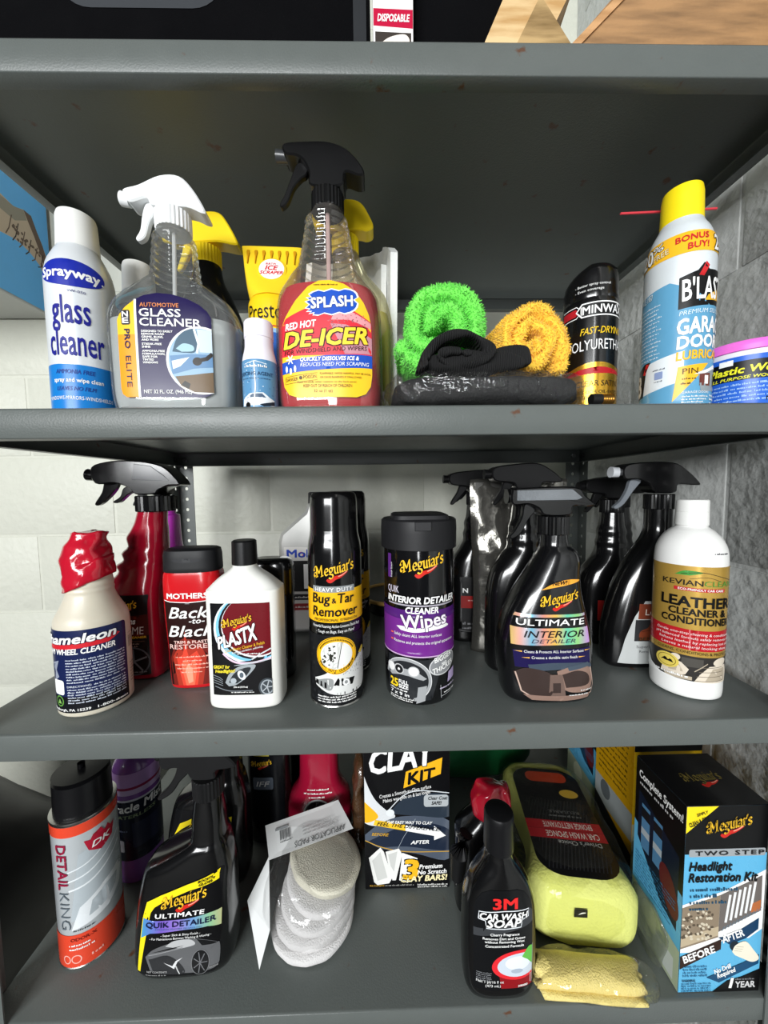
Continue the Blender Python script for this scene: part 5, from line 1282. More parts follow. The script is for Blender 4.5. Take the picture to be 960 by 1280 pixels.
for i in range(4): a.line(cd_, [(58-i*2, 13-i*4), (82+i, 14-i*4)], .0006)
a.line(cs_, [(52, 9), (64, 17)], .001); a.poly(cs_, [(26, 0), (50, 1), (50, 4), (22, 4)])
a.ell(P('#d8c25a'), 26, 14, 12, 6.6); a.ring(P('#6a5a1c'), 26, 14, 9, 5, .0006); a.poly(black, [(20, 13), (24, 16), (31, 15), (33, 12.5), (28, 13)])
a.poly(white, [(-12, -3), (112, -3), (112, 0), (60, -1), (20, 1), (6, 6), (0, 12), (-12, 20)]); a.micro(white, 10, 46, 2.5, 2)
a.build(b.map, o)
a = Art(.1, .1, .168); a.micro(P('#55565a'), 66, 84, 4, 2.2); a.build(b.map, o)

# ================================================================== lowest shelf
t = thing('spray_can', 'silver and orange red detail spray can with a black cap', 'spray can', (-.391, .077, ZD+E), 50)
b = Body([(0, .0310), (.003, .0332), (.186, .0332), (.1885, .0325)])
o = b.obj('body', M('#c9cfd2', .32, .35, .1, 'can_enamel'), t)
Body([(0, .0315), (.0022, .0340), (.0036, .0333)]).obj('base_rim', STEEL, t)
Body([(.186, .0333), (.188, .0342), (.1902, .0340), (.1905, .032)], smooth=False).obj('top_rim', STEEL, t)
Body([(.189, .0298), (.1895, .030), (.236, .0292), (.240, .0278), (.242, .0245), (.2422, .015), (.236, .013), (.2355, .004)], smooth=False).obj('cap', PL('#111113', .3), t)
a = Art(.1, .1); orr = P('#d8452c', .28); sg = P('#aeb7bc', .28); lg = P('#dfe4e7', .28); mar = P('#8c1636')
a.poly(sg, [(24, 64), (36, 148), (50, 152), (100, 158), (104, 60)]); a.poly(lg, [(24, 52), (62, 60), (80, 74), (86, 96), (78, 102), (60, 96), (34, 80)]); a.poly(sg, [(42, 64), (60, 68), (72, 78), (76, 92), (60, 90), (46, 82)])
for i in range(3): a.line(lg, [(24, 104+i*12), (50, 110+i*13), (82, 130+i*14)], .0022-.0004*i, True)
a.rect(orr, -51, 3.5, 151, 46); a.rect(orr, -51, 173, 151, 186)
a.t(mar, 'DETAIL', 12, 70, 164, 12, .02, .0, -90); a.t(P('#59636b'), 'KING', 12, 60, 102, 12, -.01, .0, -90)
a.poly(P('#b01c34'), [(42, 162), (46, 148), (58, 140), (72, 147), (76, 163), (71, 160), (67, 166), (63, 161), (59, 168), (55, 161), (51, 165), (48, 160)]); a.t(white, 'DK', 49, 69, 149, 7.5, .02, .2)
a.t(P('#7c1d16'), 'ODOR-X', 22, 48, 38, 4, .02); a.micro(white, 20, 42, 31.5, 2.6); a.micro(white, 20, 46, 26.5, 2.6); a.ring(P('#f0b0a4'), 27, 14, 5, 5, .0012); a.ring(P('#f0b0a4'), 16, 14, 4, 5, .0012); a.micro(P('#f0b0a4'), 42, 54, 12, 3)
a.micro(P('#23262a'), 26, 48, 50.5, 2.2); a.rect(black, 96, 70, 100, 104)
a.build(b.map, o)

t = thing('round_bottle', 'purple cleaner bottle with dark label behind the silver spray can', 'bottle', (-.387, .168, ZD+E), 14)
b = Body([(0, .0275), (.003, .0305), (.150, .0305), (.17, .030), (.185, .024), (.20, .0125), (.21, .0125)])
o = b.obj('bottle', PL('#7b4d97', .25, .2), t); Body([(.208, .0135), (.235, .0132), (.2365, .011)], smooth=False).obj('cap', PL('#151517', .4), t, 48, .03)
a = Art(.1, .1); a.base(P('#171a2c', .28), [(-4, 38), (104, 38), (104, 132), (-4, 132)]); a.rect(P('#c8c6d2'), -4, 130, 104, 133); a.rect(P('#bfa7cf'), -48, 140, 148, 148); a.rect(P('#8a1f4a'), -48, 148, 148, 152); a.rect(P('#b08cc4'), -48, 152, 148, 172)
a.t(white, 'Miracle Mist', 12, 98, 112, 12, .03, .2, 4); a.t(P('#8fa07a'), 'WATERLESS', 20, 84, 103, 5, .02, .1, 3); a.rect(P('#2b2f45'), 52, 58, 96, 96); a.poly(P('#c9c7cf'), rrect(28, 52, 40, 70, 2, 2)); a.micro(P('#7d84a0'), 24, 46, 84, 3)
a.build(b.map, o)

def detailer(label, x, y, rz, art):
    t = thing('spray_bottle', label, 'spray bottle', (x, y, ZD+E), rz)
    LR = [(0, -.052, .048, .020, 3), (.004, -.059, .054, .027, 3.4), (.02, -.062, .058, .030, 3.4), (.08, -.056, .058, .030, 3.4), (.120, -.048, .058, .028, 3.4), (.132, -.044, .057, .0275, 3), (.146, -.020, .055, .026, 2.8), (.158, .002, .052, .024, 2.6), (.164, .010, .0495, .021, 2.6), (.186, .0115, .0485, .0195, 2.6), (.205, .013, .047, .0175, 2.2), (.218, .0145, .0455, .0155, 2)]
    b = Body([(z, (r_-l)/2, bb, (l+r_)/2, n) for z, l, r_, bb, n in LR], .005); o = b.obj('bottle', BLK, t)
    sprayer(t, .030, .214, .238, .0182, [(-.018, .256), (-.019, .274), (.004, .281), (.034, .281), (.056, .270), (.068, .256), (.058, .252), (.044, .250), (.042, .240), (.018, .240), (.010, .250), (-.002, .256)], .013,
            [(.012, .252), (-.002, .256), (-.008, .240), (-.018, .224), (-.030, .212), (-.026, .209), (-.012, .218), (-.002, .232), (.010, .244)], ((-.016, .266), (-.028, .2665), .0075), BLKM)
    art(b, o)
def uqd(b, o):
    yb = P('#f3dc1e', .25)
    a = Art(.1, .128, .008, -.002)
    a.base(P('#0e0e10', .2), [(0, 2), (92, 0), (100, 8), (100, 98), (94, 100), (60, 92), (30, 83), (14, 76), (10, 66)]); a.clip = (0, 0, 101, 101)
    a.curve(yb, [(2, 6), (5, 5), (20, 60), (18, 74), (30, 81), (60, 90), (95, 97), (94, 92), (62, 85), (36, 77), (26, 71), (27, 60), (6, 4)], 4) if False else a.poly(yb, [(2, 5), (6, 5), (16, 48), (20, 66), (24, 71), (36, 77), (62, 85), (95, 91), (94, 99), (60, 91), (30, 82), (14, 75), (10, 60)])
    a.t(black, 'BOOSTS', 72, 88, 91.6, 2.2, .03, .1, 11); a.t(black, 'GLOSS', 73, 88, 88.6, 2.2, .03, .1, 11)
    a.nib(mgold, 34, 70, 50, 13)
    a.t(white, 'ULTIMATE', 26, 82, 61.5, 4.2, .03, .05, 2, None, 0, 1.1)
    rf = foil('detailer_foil', ['#3fd6d0', '#5f9fe8', '#8a6ae0', '#a58ae8', '#7fb0e8', '#9fd8a8', '#e8d89a'], 0, 1.1, .2, .3)
    a.poly(rf, [(11, 60), (22, 58.5), (60, 59), (88, 62), (101, 62), (101, 46), (86, 49), (60, 48.5), (20, 46), (8, 40)])
    a.t(P('#151a40'), 'QUIK DETAILER', 15, 95, 52, 5.2, .015, .0, 1.5); a.t(P('#3a6a90'), 'SYNTHETIC POLYMER TECHNOLOGY', 26, 80, 49.6, 1.4, .01)
    a.t(white, '- Super Slick & Shiny Finish -', 33, 78, 43.6, 2.2, .01, .1); a.t(white, '- For Maintenance Between Washing & Waxing -', 20, 90, 40.2, 2.2, .01, .1)
    c1, c2, c3, c4 = P('#5f6062', .2), P('#2c2d2f', .2), P('#b4b5b6', .2), P('#161718', .2)
    a.curve(c1, [(14, 22), (24, 30), (44, 36), (70, 39), (94, 32), (99, 24), (98, 8), (84, 4), (50, 5), (20, 8)]); a.curve(c3, [(38, 33), (48, 38), (66, 38.5), (72, 33), (56, 30)]); a.curve(c4, [(74, 38), (86, 35), (96, 30), (80, 31)])
    a.curve(c2, [(18, 20), (40, 24), (56, 14), (58, 4), (24, 6)]); a.line(P('#8a8b8d'), [(18, 24), (34, 27), (58, 31)], .0012, True); a.poly(c4, [(22, 27), (42, 29.5), (60, 33), (42, 31)]); a.poly(P('#d9dadb'), [(36, 17), (46, 13), (50, 18), (58, 21), (52, 17), (48, 10)]); a.line(P('#c9caca'), [(50, 13), (54, 4)], .0012)
    a.ell(c4, 78, 14, 10, 13); a.ring(P('#77787a'), 78, 14, 10, 13, .0008)
    for q in range(7): a.line(P('#6c6d70'), [(78, 14), (78+8*math.cos(R(51*q)), 14+11*math.sin(R(51*q)))], .0011)
    a.curve(c1, [(90, 26), (99, 30), (99, 12), (92, 14)]); a.t(P('#aaaaaa'), 'NET CONTENTS', 16, 40, 7, 2, .01); a.micro(P('#8a8a8a'), 14, 40, 3.6, 1.6); a.micro(P('#8a8a8a'), 88, 98, 7, 1.6)
    a.build(b.map, o, dv=.01)
detailer('black quik detailer spray bottle with yellow curve and car on its label', -.252, .058, 2, uqd)
def yel_lab(b, o):
    a = Art(.09, .12, .01); a.base(P('#111113', .2), rrect(0, 0, 100, 100, 5, 4)); a.poly(P('#e3cc1e'), [(4, 70), (12, 84), (30, 90), (30, 84), (16, 78)]); a.rect(P('#e3cc1e'), 86, 60, 92, 88); a.nib(mgold, 30, 74, 50, 10); a.build(b.map, o)
detailer('black detailer spray bottle standing just behind the quik detailer', -.268, .150, 2, yel_lab)
t = thing('flat_bottle', 'black polish bottle with small yellow label beside the crimson bottle', 'bottle', (-.196, .215, ZD+E), 0)
b = Body([(0, .030, .019, 0, 3), (.004, .035, .023, 0, 3), (.15, .035, .0235, 0, 3), (.185, .033, .0225, 0, 2.6), (.205, .02, .018), (.215, .014, .014), (.22, .014, .014)])
o = b.obj('bottle', BLK, t); Body([(.218, .0145), (.245, .0142), (.2465, .012)], smooth=False).obj('cap', BLKM, t, 48, .04)
a = Art(.055, .13, .04); a.base(P('#121316', .2), rrect(0, 0, 100, 100, 5, 3)); a.rect(P('#c9b83a'), 10, 88, 60, 96); a.nib(mgold, 8, 74, 60, 8); a.poly(P('#5c6470'), rrect(10, 44, 70, 60, 4, 3)); a.t(white, 'IFF', 20, 60, 48, 7, .0, .2); a.build(b.map, o)
t = thing('flat_bottle', 'second black polish bottle in the dark gap beside the crimson bottle', 'bottle', (-.176, .285, ZD+E), 0)
b.obj('bottle', BLK, t); Body([(.218, .0145), (.245, .0142), (.2465, .012)], smooth=False).obj('cap', BLKM, t, 48, .04)

# crimson bottle
t = thing('shampoo_bottle', 'crimson car polish bottle with round black and gold emblem', 'bottle', (-.112, .208, ZD+E), 0)
b = Body([(0, .046, .020, 0, 3), (.004, .051, .026, 0, 3), (.060, .0525, .027, 0, 3), (.080, .049, .026, 0, 2.8), (.100, .036, .024, 0, 2.6), (.115, .0325, .023, 0, 2.6), (.150, .0315, .0225, 0, 2.6), (.180, .027, .021, 0, 2.4), (.195, .015, .015), (.204, .0135, .0135)])
o = b.obj('bottle', M('#93102e', .2, 0, .3, 'crimson_plastic'), t); Body([(.202, .0145), (.23, .014), (.2315, .012)], smooth=False).obj('cap', BLKM, t, 48, .04)
a = Art(.1, .1); a.ell(P('#c4c6c8', .25), 50, 64, 23, 22); a.ell(P('#3a3c40', .25), 50, 64, 20.5, 19.5); a.ell(P('#121214', .2), 50, 64, 19, 18); a.nib(mgold, 33, 60, 33, 12); a.line(P('#c9cacb'), [(60, 76), (80, 84)], .0014)
for i, (x0, x1) in enumerate(((34, 68), (28, 74), (36, 62))): a.micro(white, x0, x1, 100-i*6, 2.4)
a.micro(P('#d0a24a'), 68, 92, 46, 3); a.micro(P('#d0a24a'), 74, 92, 40, 2.4); a.t(P('#d8b23c'), 'GOLD', 24, 76, 26, 11, .02, .1); a.build(b.map, o)

# clay kit box
t = thing('carton', 'tall black clay kit box with white clay bars printed on it', 'box', (.028, .152, ZD+E), 0)
o = bevbox('carton', -.062, .062, -.030, .030, 0, .226, M('#101012', .3, 0, .1, 'printed_card'), t, .0006, 1)
a = Art(.122, .2255, .0003); a.clip = (0, 0, 100, 100)
a.base(P('#0c0c0e', .28), [(0, 0), (100, 0), (100, 100), (0, 100)])
a.curve(P('#d3d6d8'), [(-6, 90), (2, 74), (12, 62), (26, 54), (36, 50), (22, 44), (0, 46), (-10, 60)]); a.curve(P('#0c0c0e'), [(14, 100), (8, 84), (14, 70), (30, 58), (60, 60), (80, 80), (70, 100)]); a.curve(P('#eeb11e'), [(-4, 62), (4, 58), (16, 50), (2, 46), (-6, 50)])
a.curve(P('#4c5563'), [(0, 38), (20, 46), (50, 50), (100, 46), (100, 20), (60, 24), (20, 28), (0, 34)]); a.curve(P('#1c2638'), [(2, 33), (30, 40), (60, 46), (100, 40), (100, 26), (50, 29), (20, 29)]); a.curve(P('#28323e'), [(28, 52), (46, 62), (70, 65), (100, 63), (100, 49), (60, 50)])
a.line(P('#cfd4d8'), [(26, 53), (46, 64), (66, 67), (101, 65)], .0014, True); a.line(P('#c79a36'), [(0, 34), (20, 29), (50, 25.5), (101, 25)], .0012, True); a.ell(P('#dfe3e6'), 30, 52.5, 5, 2.4); a.line(P('#aab3bc'), [(60, 48), (46, 36), (38, 27)], .0005)
a.t(white, 'CLAY', 8, 88, 79, 15, .06, .3, 9, P('#1a1a1c'), .03, up=.1)
a.poly(P('#eeb11e'), [(46, 69), (90, 78), (92, 89), (49, 80)]); a.t(black, 'KIT', 51, 87, 71.5, 7.6, .06, .25, 11)
a.t(white, 'Creates a Smooth-as-Glass surface', 18, 80, 62.5, 2.4, .03, .2, 11); a.t(white, 'Makes wax glide on & last longer', 22, 80, 59.5, 2.4, .03, .2, 11)
a.poly(P('#aeb3b6'), rrect(70, 56, 99, 64, 3, 2)); a.t(black, 'Clear Coat', 75, 98, 60.8, 2.2, .02, .2); a.t(black, 'SAFE!', 79, 91, 57.5, 2.2, .03, .2)
a.t(white, 'THE EASY WAY TO CLAY', 26, 80, 45.5, 2, .03, .2, -3); a.poly(P('#f2c22c'), [(10, 44.5), (12, 48), (48, 44), (48, 40)]); a.poly(white, [(48, 40), (48, 44), (82, 40), (82, 43), (96, 36), (82, 33), (82, 36)]); a.t(black, 'FEEL THE DIFFERENCE!', 14, 90, 44.4, 2.4, .02, .25, -7.5)
a.t(P('#c79a36'), 'BEFORE', 8, 28, 37.5, 2, .02, .2, -4); a.t(white, 'AFTER', 54, 76, 30.8, 2.4, .03, .25, 1)
w1, w2, w3 = P('#e6e6e2'), P('#c9cac6'), P('#f4f4f1')
a.poly(w1, [(4, 22), (18, 29), (22, 26), (32, 8), (28, 4), (14, 3), (10, 5)]); a.poly(w2, [(8, 20), (18, 26), (26, 8), (14, 6)]); a.poly(w1, [(24, 26), (40, 28), (44, 24), (36, 6), (32, 6), (28, 14)]); a.poly(w2, [(27, 24), (38, 26), (34, 12), (30, 16)]); a.poly(w3, [(44, 25), (62, 21), (64, 10), (50, 4), (40, 6)])
a.t(P('#f0b722'), '3', 44, 64, 7, 13, .05, .1, 0, black, .04); a.t(white, 'Premium', 64, 92, 13.5, 3, .03, .2, 2); a.t(white, 'No Scratch', 62, 97, 9.6, 3, .03, .2, 2); a.t(P('#f6e9b4'), 'CLAY BARS!', 42, 98, 4.6, 3.8, .05, .2, 2, black, .04)
a.t(P('#c79a36'), 'Kit Contains:', 5, 22, 2.2, 1.2, .02); a.micro(P('#8a8a86'), 23, 58, 2.2, 1); a.micro(P('#cfcfcb'), 62, 98, 2, 1.2); a.micro(P('#cfcfcb'), 62, 98, .6, 1)
a.build(plane_map((0, -.0301, 0), (1, 0, 0), (0, 0, 1)), o, du=None, lift=.00015)

# applicator pads in a bag
t = thing('applicator_pads', 'clear bag holding a stack of round white applicator pads', 'pads', (-.117, .088, ZD+E), 0)
terry = M('#d9d7d6', .95, 0, 0, 'terry_white', .8, 700, .05)
for i in range(5):
    b = Body([(0, .049, .044), (.002, .0535, .0475), (.006, .0545, .0485), (.0105, .0535, .0475), (.0128, .049, .043)], .003)
    V, F = b.mesh(56); o = lump('pad', V, F, terry if i < 4 else M('#d6d2c0', .95, 0, 0, 'terry_cream', .8, 700, .05), t, .0012, 60, i)
    o.location = (.003*i+.014, -.004+.0075*i, .0055+.0128*i); o.rotation_euler = (R(5+1.2*i), R(-3), R(31*i))
paper = M('#dcdedd', .7, 0, 0, 'header_card')
def card(name, pts, th=.0006):
    n_ = (Vector(pts[1])-Vector(pts[0])).cross(Vector(pts[3])-Vector(pts[0])).normalized()*th
    V = [Vector(p) for p in pts]+[Vector(p)-n_ for p in pts]
    return link(name, V, [(0, 1, 2, 3), (7, 6, 5, 4), (0, 4, 5, 1), (1, 5, 6, 2), (2, 6, 7, 3), (3, 7, 4, 0)], paper, t, smooth=False)
# side flap and top header
card('side_card', [(-.072, -.008, .040), (-.043, -.052, .003), (-.034, -.036, .034), (-.050, .018, .074)])
hc = card('header_card', [(-.046, .006, .082), (.066, .044, .086), (.040, .082, .096), (-.062, .042, .096)])
ux = (Vector((.066, .044, .086))-Vector((-.046, .006, .082))).normalized(); nn_ = ux.cross(Vector((-.062, .042, .096))-Vector((-.046, .006, .082))).normalized(); vx = nn_.cross(ux)
a = Art(.098, .040, 0, .002); gk = P('#484a4b')
# text reads upside down as the bag stands
a.t(gk, 'APPLICATOR PADS', 97, 97+74, 22, 17, .0, 0, 180); a.micro(P('#9a9c9c'), 36, 90, 34, 3); a.micro(P('#9a9c9c'), 36, 90, 44, 3); a.micro(P('#9a9c9c'), 36, 80, 54, 3)
a.layer += 1; a.hold = True
for i in range(12): a.rect(gk, 4+i*1.3, 42, 4.5+i*1.3+.5*(i % 3 == 0), 72)
a.hold = False; a.micro(gk, 4, 20, 34, 4); a.rect(P('#8f9395'), -2, 74, 16, 82)
a.build(plane_map(tuple((Vector((-.046, .006, .082))+Vector((.066, .044, .086)))/2+nn_*.0006), ux, vx), hc, du=None)
V, F = grid_box(.122, .110, .108, 34, 2.5)
V = [(x+.010, y+.006, max(0, z)*(.60+.38*min(1, max(0, (y+.05)/.09)))) for x, y, z in V]
lump('plastic_bag', V, F, clear('#fafafa', .015, .06, .025, 'poly_bag', .8, 50., .25), t, .0045, 45, 5)

# brown cellophane
t = thing('cellophane_bag', 'crumpled brown cellophane bag wedged between crimson bottle and clay kit box', 'bag', (-.0435, .196, ZD+E), 0)
V, F = grid_box(.022, .07, .155, 26, 3)
lump('bag', V, F, clear('#6b4a2e', .45, .1, .12, 'brown_cellophane', 1., 50.), t, .009, 38, 9)

# soap bottle
t = thing('soap_bottle', 'black car wash soap bottle with a red bucket on its label', 'bottle', (.1265, .0225, ZD+E), 0)
b = Body([(0, .032, .015, 0, 2.8), (.004, .038, .019, 0, 3), (.018, .0415, .0215, 0, 3), (.060, .0425, .022, 0, 3), (.105, .0410, .0215, 0, 3), (.130, .0355, .021, 0, 2.8), (.148, .0255, .0195, 0, 2.4), (.160, .0180, .0170, 0, 2.1), (.170, .0150, .0150), (.176, .015, .015)])
o = b.obj('bottle', BLK, t)
Body([(.1725, .0165), (.173, .0170), (.212, .0166), (.2145, .0155), (.2155, .0135)], smooth=False).obj('cap', PL('#121214', .35), t, 60, .02)
a = Art(.068, .120, .019); a.base(P('#101113', .2), [(0, 0), (100, 0), (100, 78), (96, 88), (86, 96), (72, 100), (28, 100), (14, 96), (4, 88), (0, 78)]); a.clip = (0, 0, 100, 100)
a.poly(P('#3a3c3f', .2), [(0, 62), (60, 66), (100, 82), (100, 66), (60, 60), (0, 54)])
a.t(P('#e02a2a', .25), '3M', 31, 72, 83, 10, .09); glw = P('#e4e8ec')
a.t(white, 'CAR WASH', 10, 90, 72.5, 6, .06, .2, 0, P('#0b0b0d'), .05); a.t(white, 'SOAP', 21, 79, 65, 7.4, .07, .2, 0, P('#0b0b0d'), .05)
a.line(glw, [(8, 72), (9, 79), (50, 80.5), (92, 80), (91, 73), (80, 71), (78, 64), (50, 62.8), (21, 63.6), (19, 71), (8, 72)], .0010)
a.t(white, 'Cherry Fragrance', 27, 75, 56.5, 2.6, .02); a.t(white, 'Removes Dirt and Grime', 15, 85, 52.5, 2.4, .02); a.t(white, 'without Removing Wax', 18, 84, 49.3, 2.4, .02); a.t(white, 'Concentrated Formula', 19, 83, 45, 2.6, .02)
a.poly(P('#8c1219'), [(42, 18), (46, 2), (100, 2), (100, 20)]); a.ell(P('#e02d35', .25), 76, 26, 46, 15, 4); a.ell(P('#c9d3de'), 78, 26, 39, 12, 4); a.ell(P('#e3eaf0'), 74, 28, 22, 7); a.ell(P('#a7b3c2'), 72, 20, 10, 2.4); a.curve(P('#63b84a'), [(80, 34), (92, 43), (101, 40), (101, 24), (90, 30)], 3)
for i in range(5): a.micro(P('#77797c'), 5, 30, 18-i*2, 1.3)
a.t(white, 'Net 1 pt/16 fl oz', 5, 50, 8, 2.8, .0); a.t(white, '(473 mL)', 20, 45, 4, 2.6, .0); a.t(white, '39000', 74, 91, 3, 2.2, .03); a.line(white, [(96, 5), (96, 15)], .0006, text=True); a.line(P('#8d9196'), [(99.2, 4), (99.2, 44)], .0006, text=True)
a.build(b.map, o, dv=.012)

# red-wrapped bottle
t = thing('wrapped_bottle', 'black spray bottle with crumpled red film round its head', 'spray bottle', (.134, .104, ZD+E), 0)
b = Body([(0, .033, .020, 0, 3), (.004, .040, .025, 0, 3), (.11, .040, .026, 0, 3), (.125, .032, .024, .003, 2.6), (.140, .022, .021, .006, 2.2), (.16, .018, .018, .008)])
b.obj('bottle', BLK, t)
V, F = grid_box(.056, .042, .066, 26, 2.6); V = [(x+.010, y, z+.114) for x, y, z in V]
lump('red_film', V, F, M('#a8152a', .15, 0, .5, 'red_film', .8, 45), t, .008, 52, 2)
mm = MB(); mm.tube([(-.03, -.022, .125), (-.04, -.024, .10), (-.042, -.02, .06)], [.009, .012, .008], 12); mm.build('hand_grip', BLKM, t)

# green pack at the back
t = thing('green_pack', 'dark green plastic-wrapped roll with a barcode sticker at the back', 'package', (.178, .352, ZD+E), 0)
V, F = grid_box(.24, .13, .115, 30, 2.6); pk = lump('pack', V, F, M('#0f4a28', .3, 0, .3, 'green_film', .6, 30), t, .005, 30, 3)
V, F = grid_box(.24, .11, .09, 26, 2.6); lump('upper_pack', [(x+.01, y+.01, z+.108) for x, y, z in V], F, M('#0d3a20', .3, 0, .3, 'green_film', .6, 30), t, .005, 30, 8)
a = Art(.056, .022); a.base(white, [(0, 0), (100, 0), (100, 100), (0, 100)])
a.layer += 1; a.hold = True
for i in range(22): a.rect(black, 8+i*3.6, 14, 9.4+i*3.6+(i % 3), 80)
a.build(plane_map((.055, -.051, .128), (1, 0, 0), (0, .45, .9)), pk, du=None, name='sticker')

# car wash sponge
t = thing('car_sponge', 'large lime yellow car wash sponge with black and red wrapper card', 'sponge', (.2595, .148, ZD+E), -8)
sp = M('#d3d777', .9, 0, 0, 'sponge_foam', .6, 260, .06)
def sponge_sec(q):                     # half-width along the length (peanut outline)
    return .0525+.013*math.cos(2*math.pi*(q-.0))*.75+.009*(1-q)
V = []; F = []; ny, ns = 26, 36
for i in range(ny+1):
    q = i/ny; y = -.108+.216*q; e = math.sin(math.pi*min(1, max(0, q*5 if q < .1 else (1-q)*5 if q > .9 else .5))) if (q < .1 or q > .9) else 1
    e = .72+.28*e; hw = sponge_sec(q)*e; hh = .045*e
    for k in range(ns):
        th = 2*math.pi*k/ns; f = lambda w: math.copysign(abs(w)**.5, w)
        V.append((hw*f(math.cos(th)), y, .0455+hh*f(math.sin(th))))
for i in range(ny):
    for k in range(ns): F.append((i*ns+(k+1) % ns, i*ns+k, (i+1)*ns+k, (i+1)*ns+(k+1) % ns))
F.append(tuple(range(ns))); F.append(tuple(range(ny*ns, (ny+1)*ns))[::-1])
lump('sponge', V, F, sp, t, .0016, 45, 3)
# wrapper card follows the sponge top
a = Art(.108, .176, -.098); cb = M('#141416', .25, 0, .4, 'wrapper_card')
out = [(50+43*k_*sponge_sec(.1+.8*q)/.060*(1 if k_ else 1), q*100) for k_, q in [(-1, i/10) for i in range(10, -1, -1)]+[(1, i/10) for i in range(11)]]
a.base(cb, rrect(2, 0, 98, 100, 30, 14)); a.clip = (2, 0, 98, 100)
a.clip = (12, 5, 88, 100)
a.layer += 1; a.hold = True
for i in range(-6, 32): a.line(P('#2f3033', .3), [(i*4.4-10, 2), (i*4.4+6, 30)], .0010) if i < 26 else None
for i in range(-6, 28): a.line(P('#2a2b2e', .3), [(i*4.4-10, 44), (i*4.4+4, 64)], .0010)
a.hold = False; a.clip = (2, 0, 98, 100); a.rect(P('#b0202a', .28), 0, 28, 100, 44); a.line(P('#6f1118'), [(2, 36), (98, 36)], .0006)
a.poly(P('#0e0e10', .2), rrect(3, 64, 97, 99.5, 28, 13)); a.poly(P('#b23a1c', .25), rrect(22, 84, 82, 96, 10, 5)); a.ell(P('#c9a53c'), 76, 72, 13, 4.6)
a.t(white, 'CAR WASH SPONGE', 90, 90+66, 34.5, 5.0, .0, 0, 180); a.t(white, 'EPONGE NETTOYANTE', 86, 86+62, 42.5, 5.0, .0, 0, 180); a.t(P('#c9cacc'), "Driver's Choice", 88, 88+52, 27, 3.4, .0, 0, 180)
a.t(P('#6c6d70'), 'REUSABLE', 78, 78+40, 54, 2.6, .0, 0, 180); a.micro(P('#77787a'), 36, 78, 48, 2)
a.build(lambda U, V_, off: np.stack([U, V_+.0, .0912+off+.0010], 1), t, du=.006, dv=.01, name='wrapper_card')
a = Art(.016, .012); a.poly(black, [(0, 0), (100, 10), (100, 100), (4, 92)]); a.curve(white, [(30, 30), (60, 62), (90, 64), (60, 48)], 3); a.build(plane_map((-.008, -.1095, .052), (1, 0, 0), (0, .0, 1)), t, du=None, arts='tag')
V, F = grid_box(.156, .226, .098, 36, 3.6); V = [(x, y+.001, max(0, z)) for x, y, z in V]
lump('plastic_bag', V, F, clear('#fbfbf4', .008, .05, .02, 'thin_bag', .9, 45., .22), t, .004, 30, 6)

# bagged yellow cloth
t = thing('bagged_chamois', 'rolled pale yellow chamois cloth in a clear bag at the shelf edge', 'cloth', (.2275, .0125, ZD+E), -5)
cl_ = roll('cloth', [((.003+.0046*q)*math.cos(R(-90-360*q))*1.45, .0165+(.003+.0046*q)*math.sin(R(-90-360*q))) for q in [k_/11 for k_ in range(25)]]+[(.016, .0045)], .0044, -.056, .056, M('#f0dc8a', .95, 0, 0, 'chamois', .9, 600, .06), t, .0016, 4)
cl_.rotation_euler = (0, 0, R(90)); cl_.location = (0, 0, .0012)
V, F = grid_box(.140, .040, .034, 34, 2.8); lump('plastic_bag', [(x+.008, y-.001, max(.0008, z)) for x, y, z in V], F, clear('#fbfbf8', .015, .04, .05, 'thin_bag', 1., 70., .4), t, .0045, 42, 4)

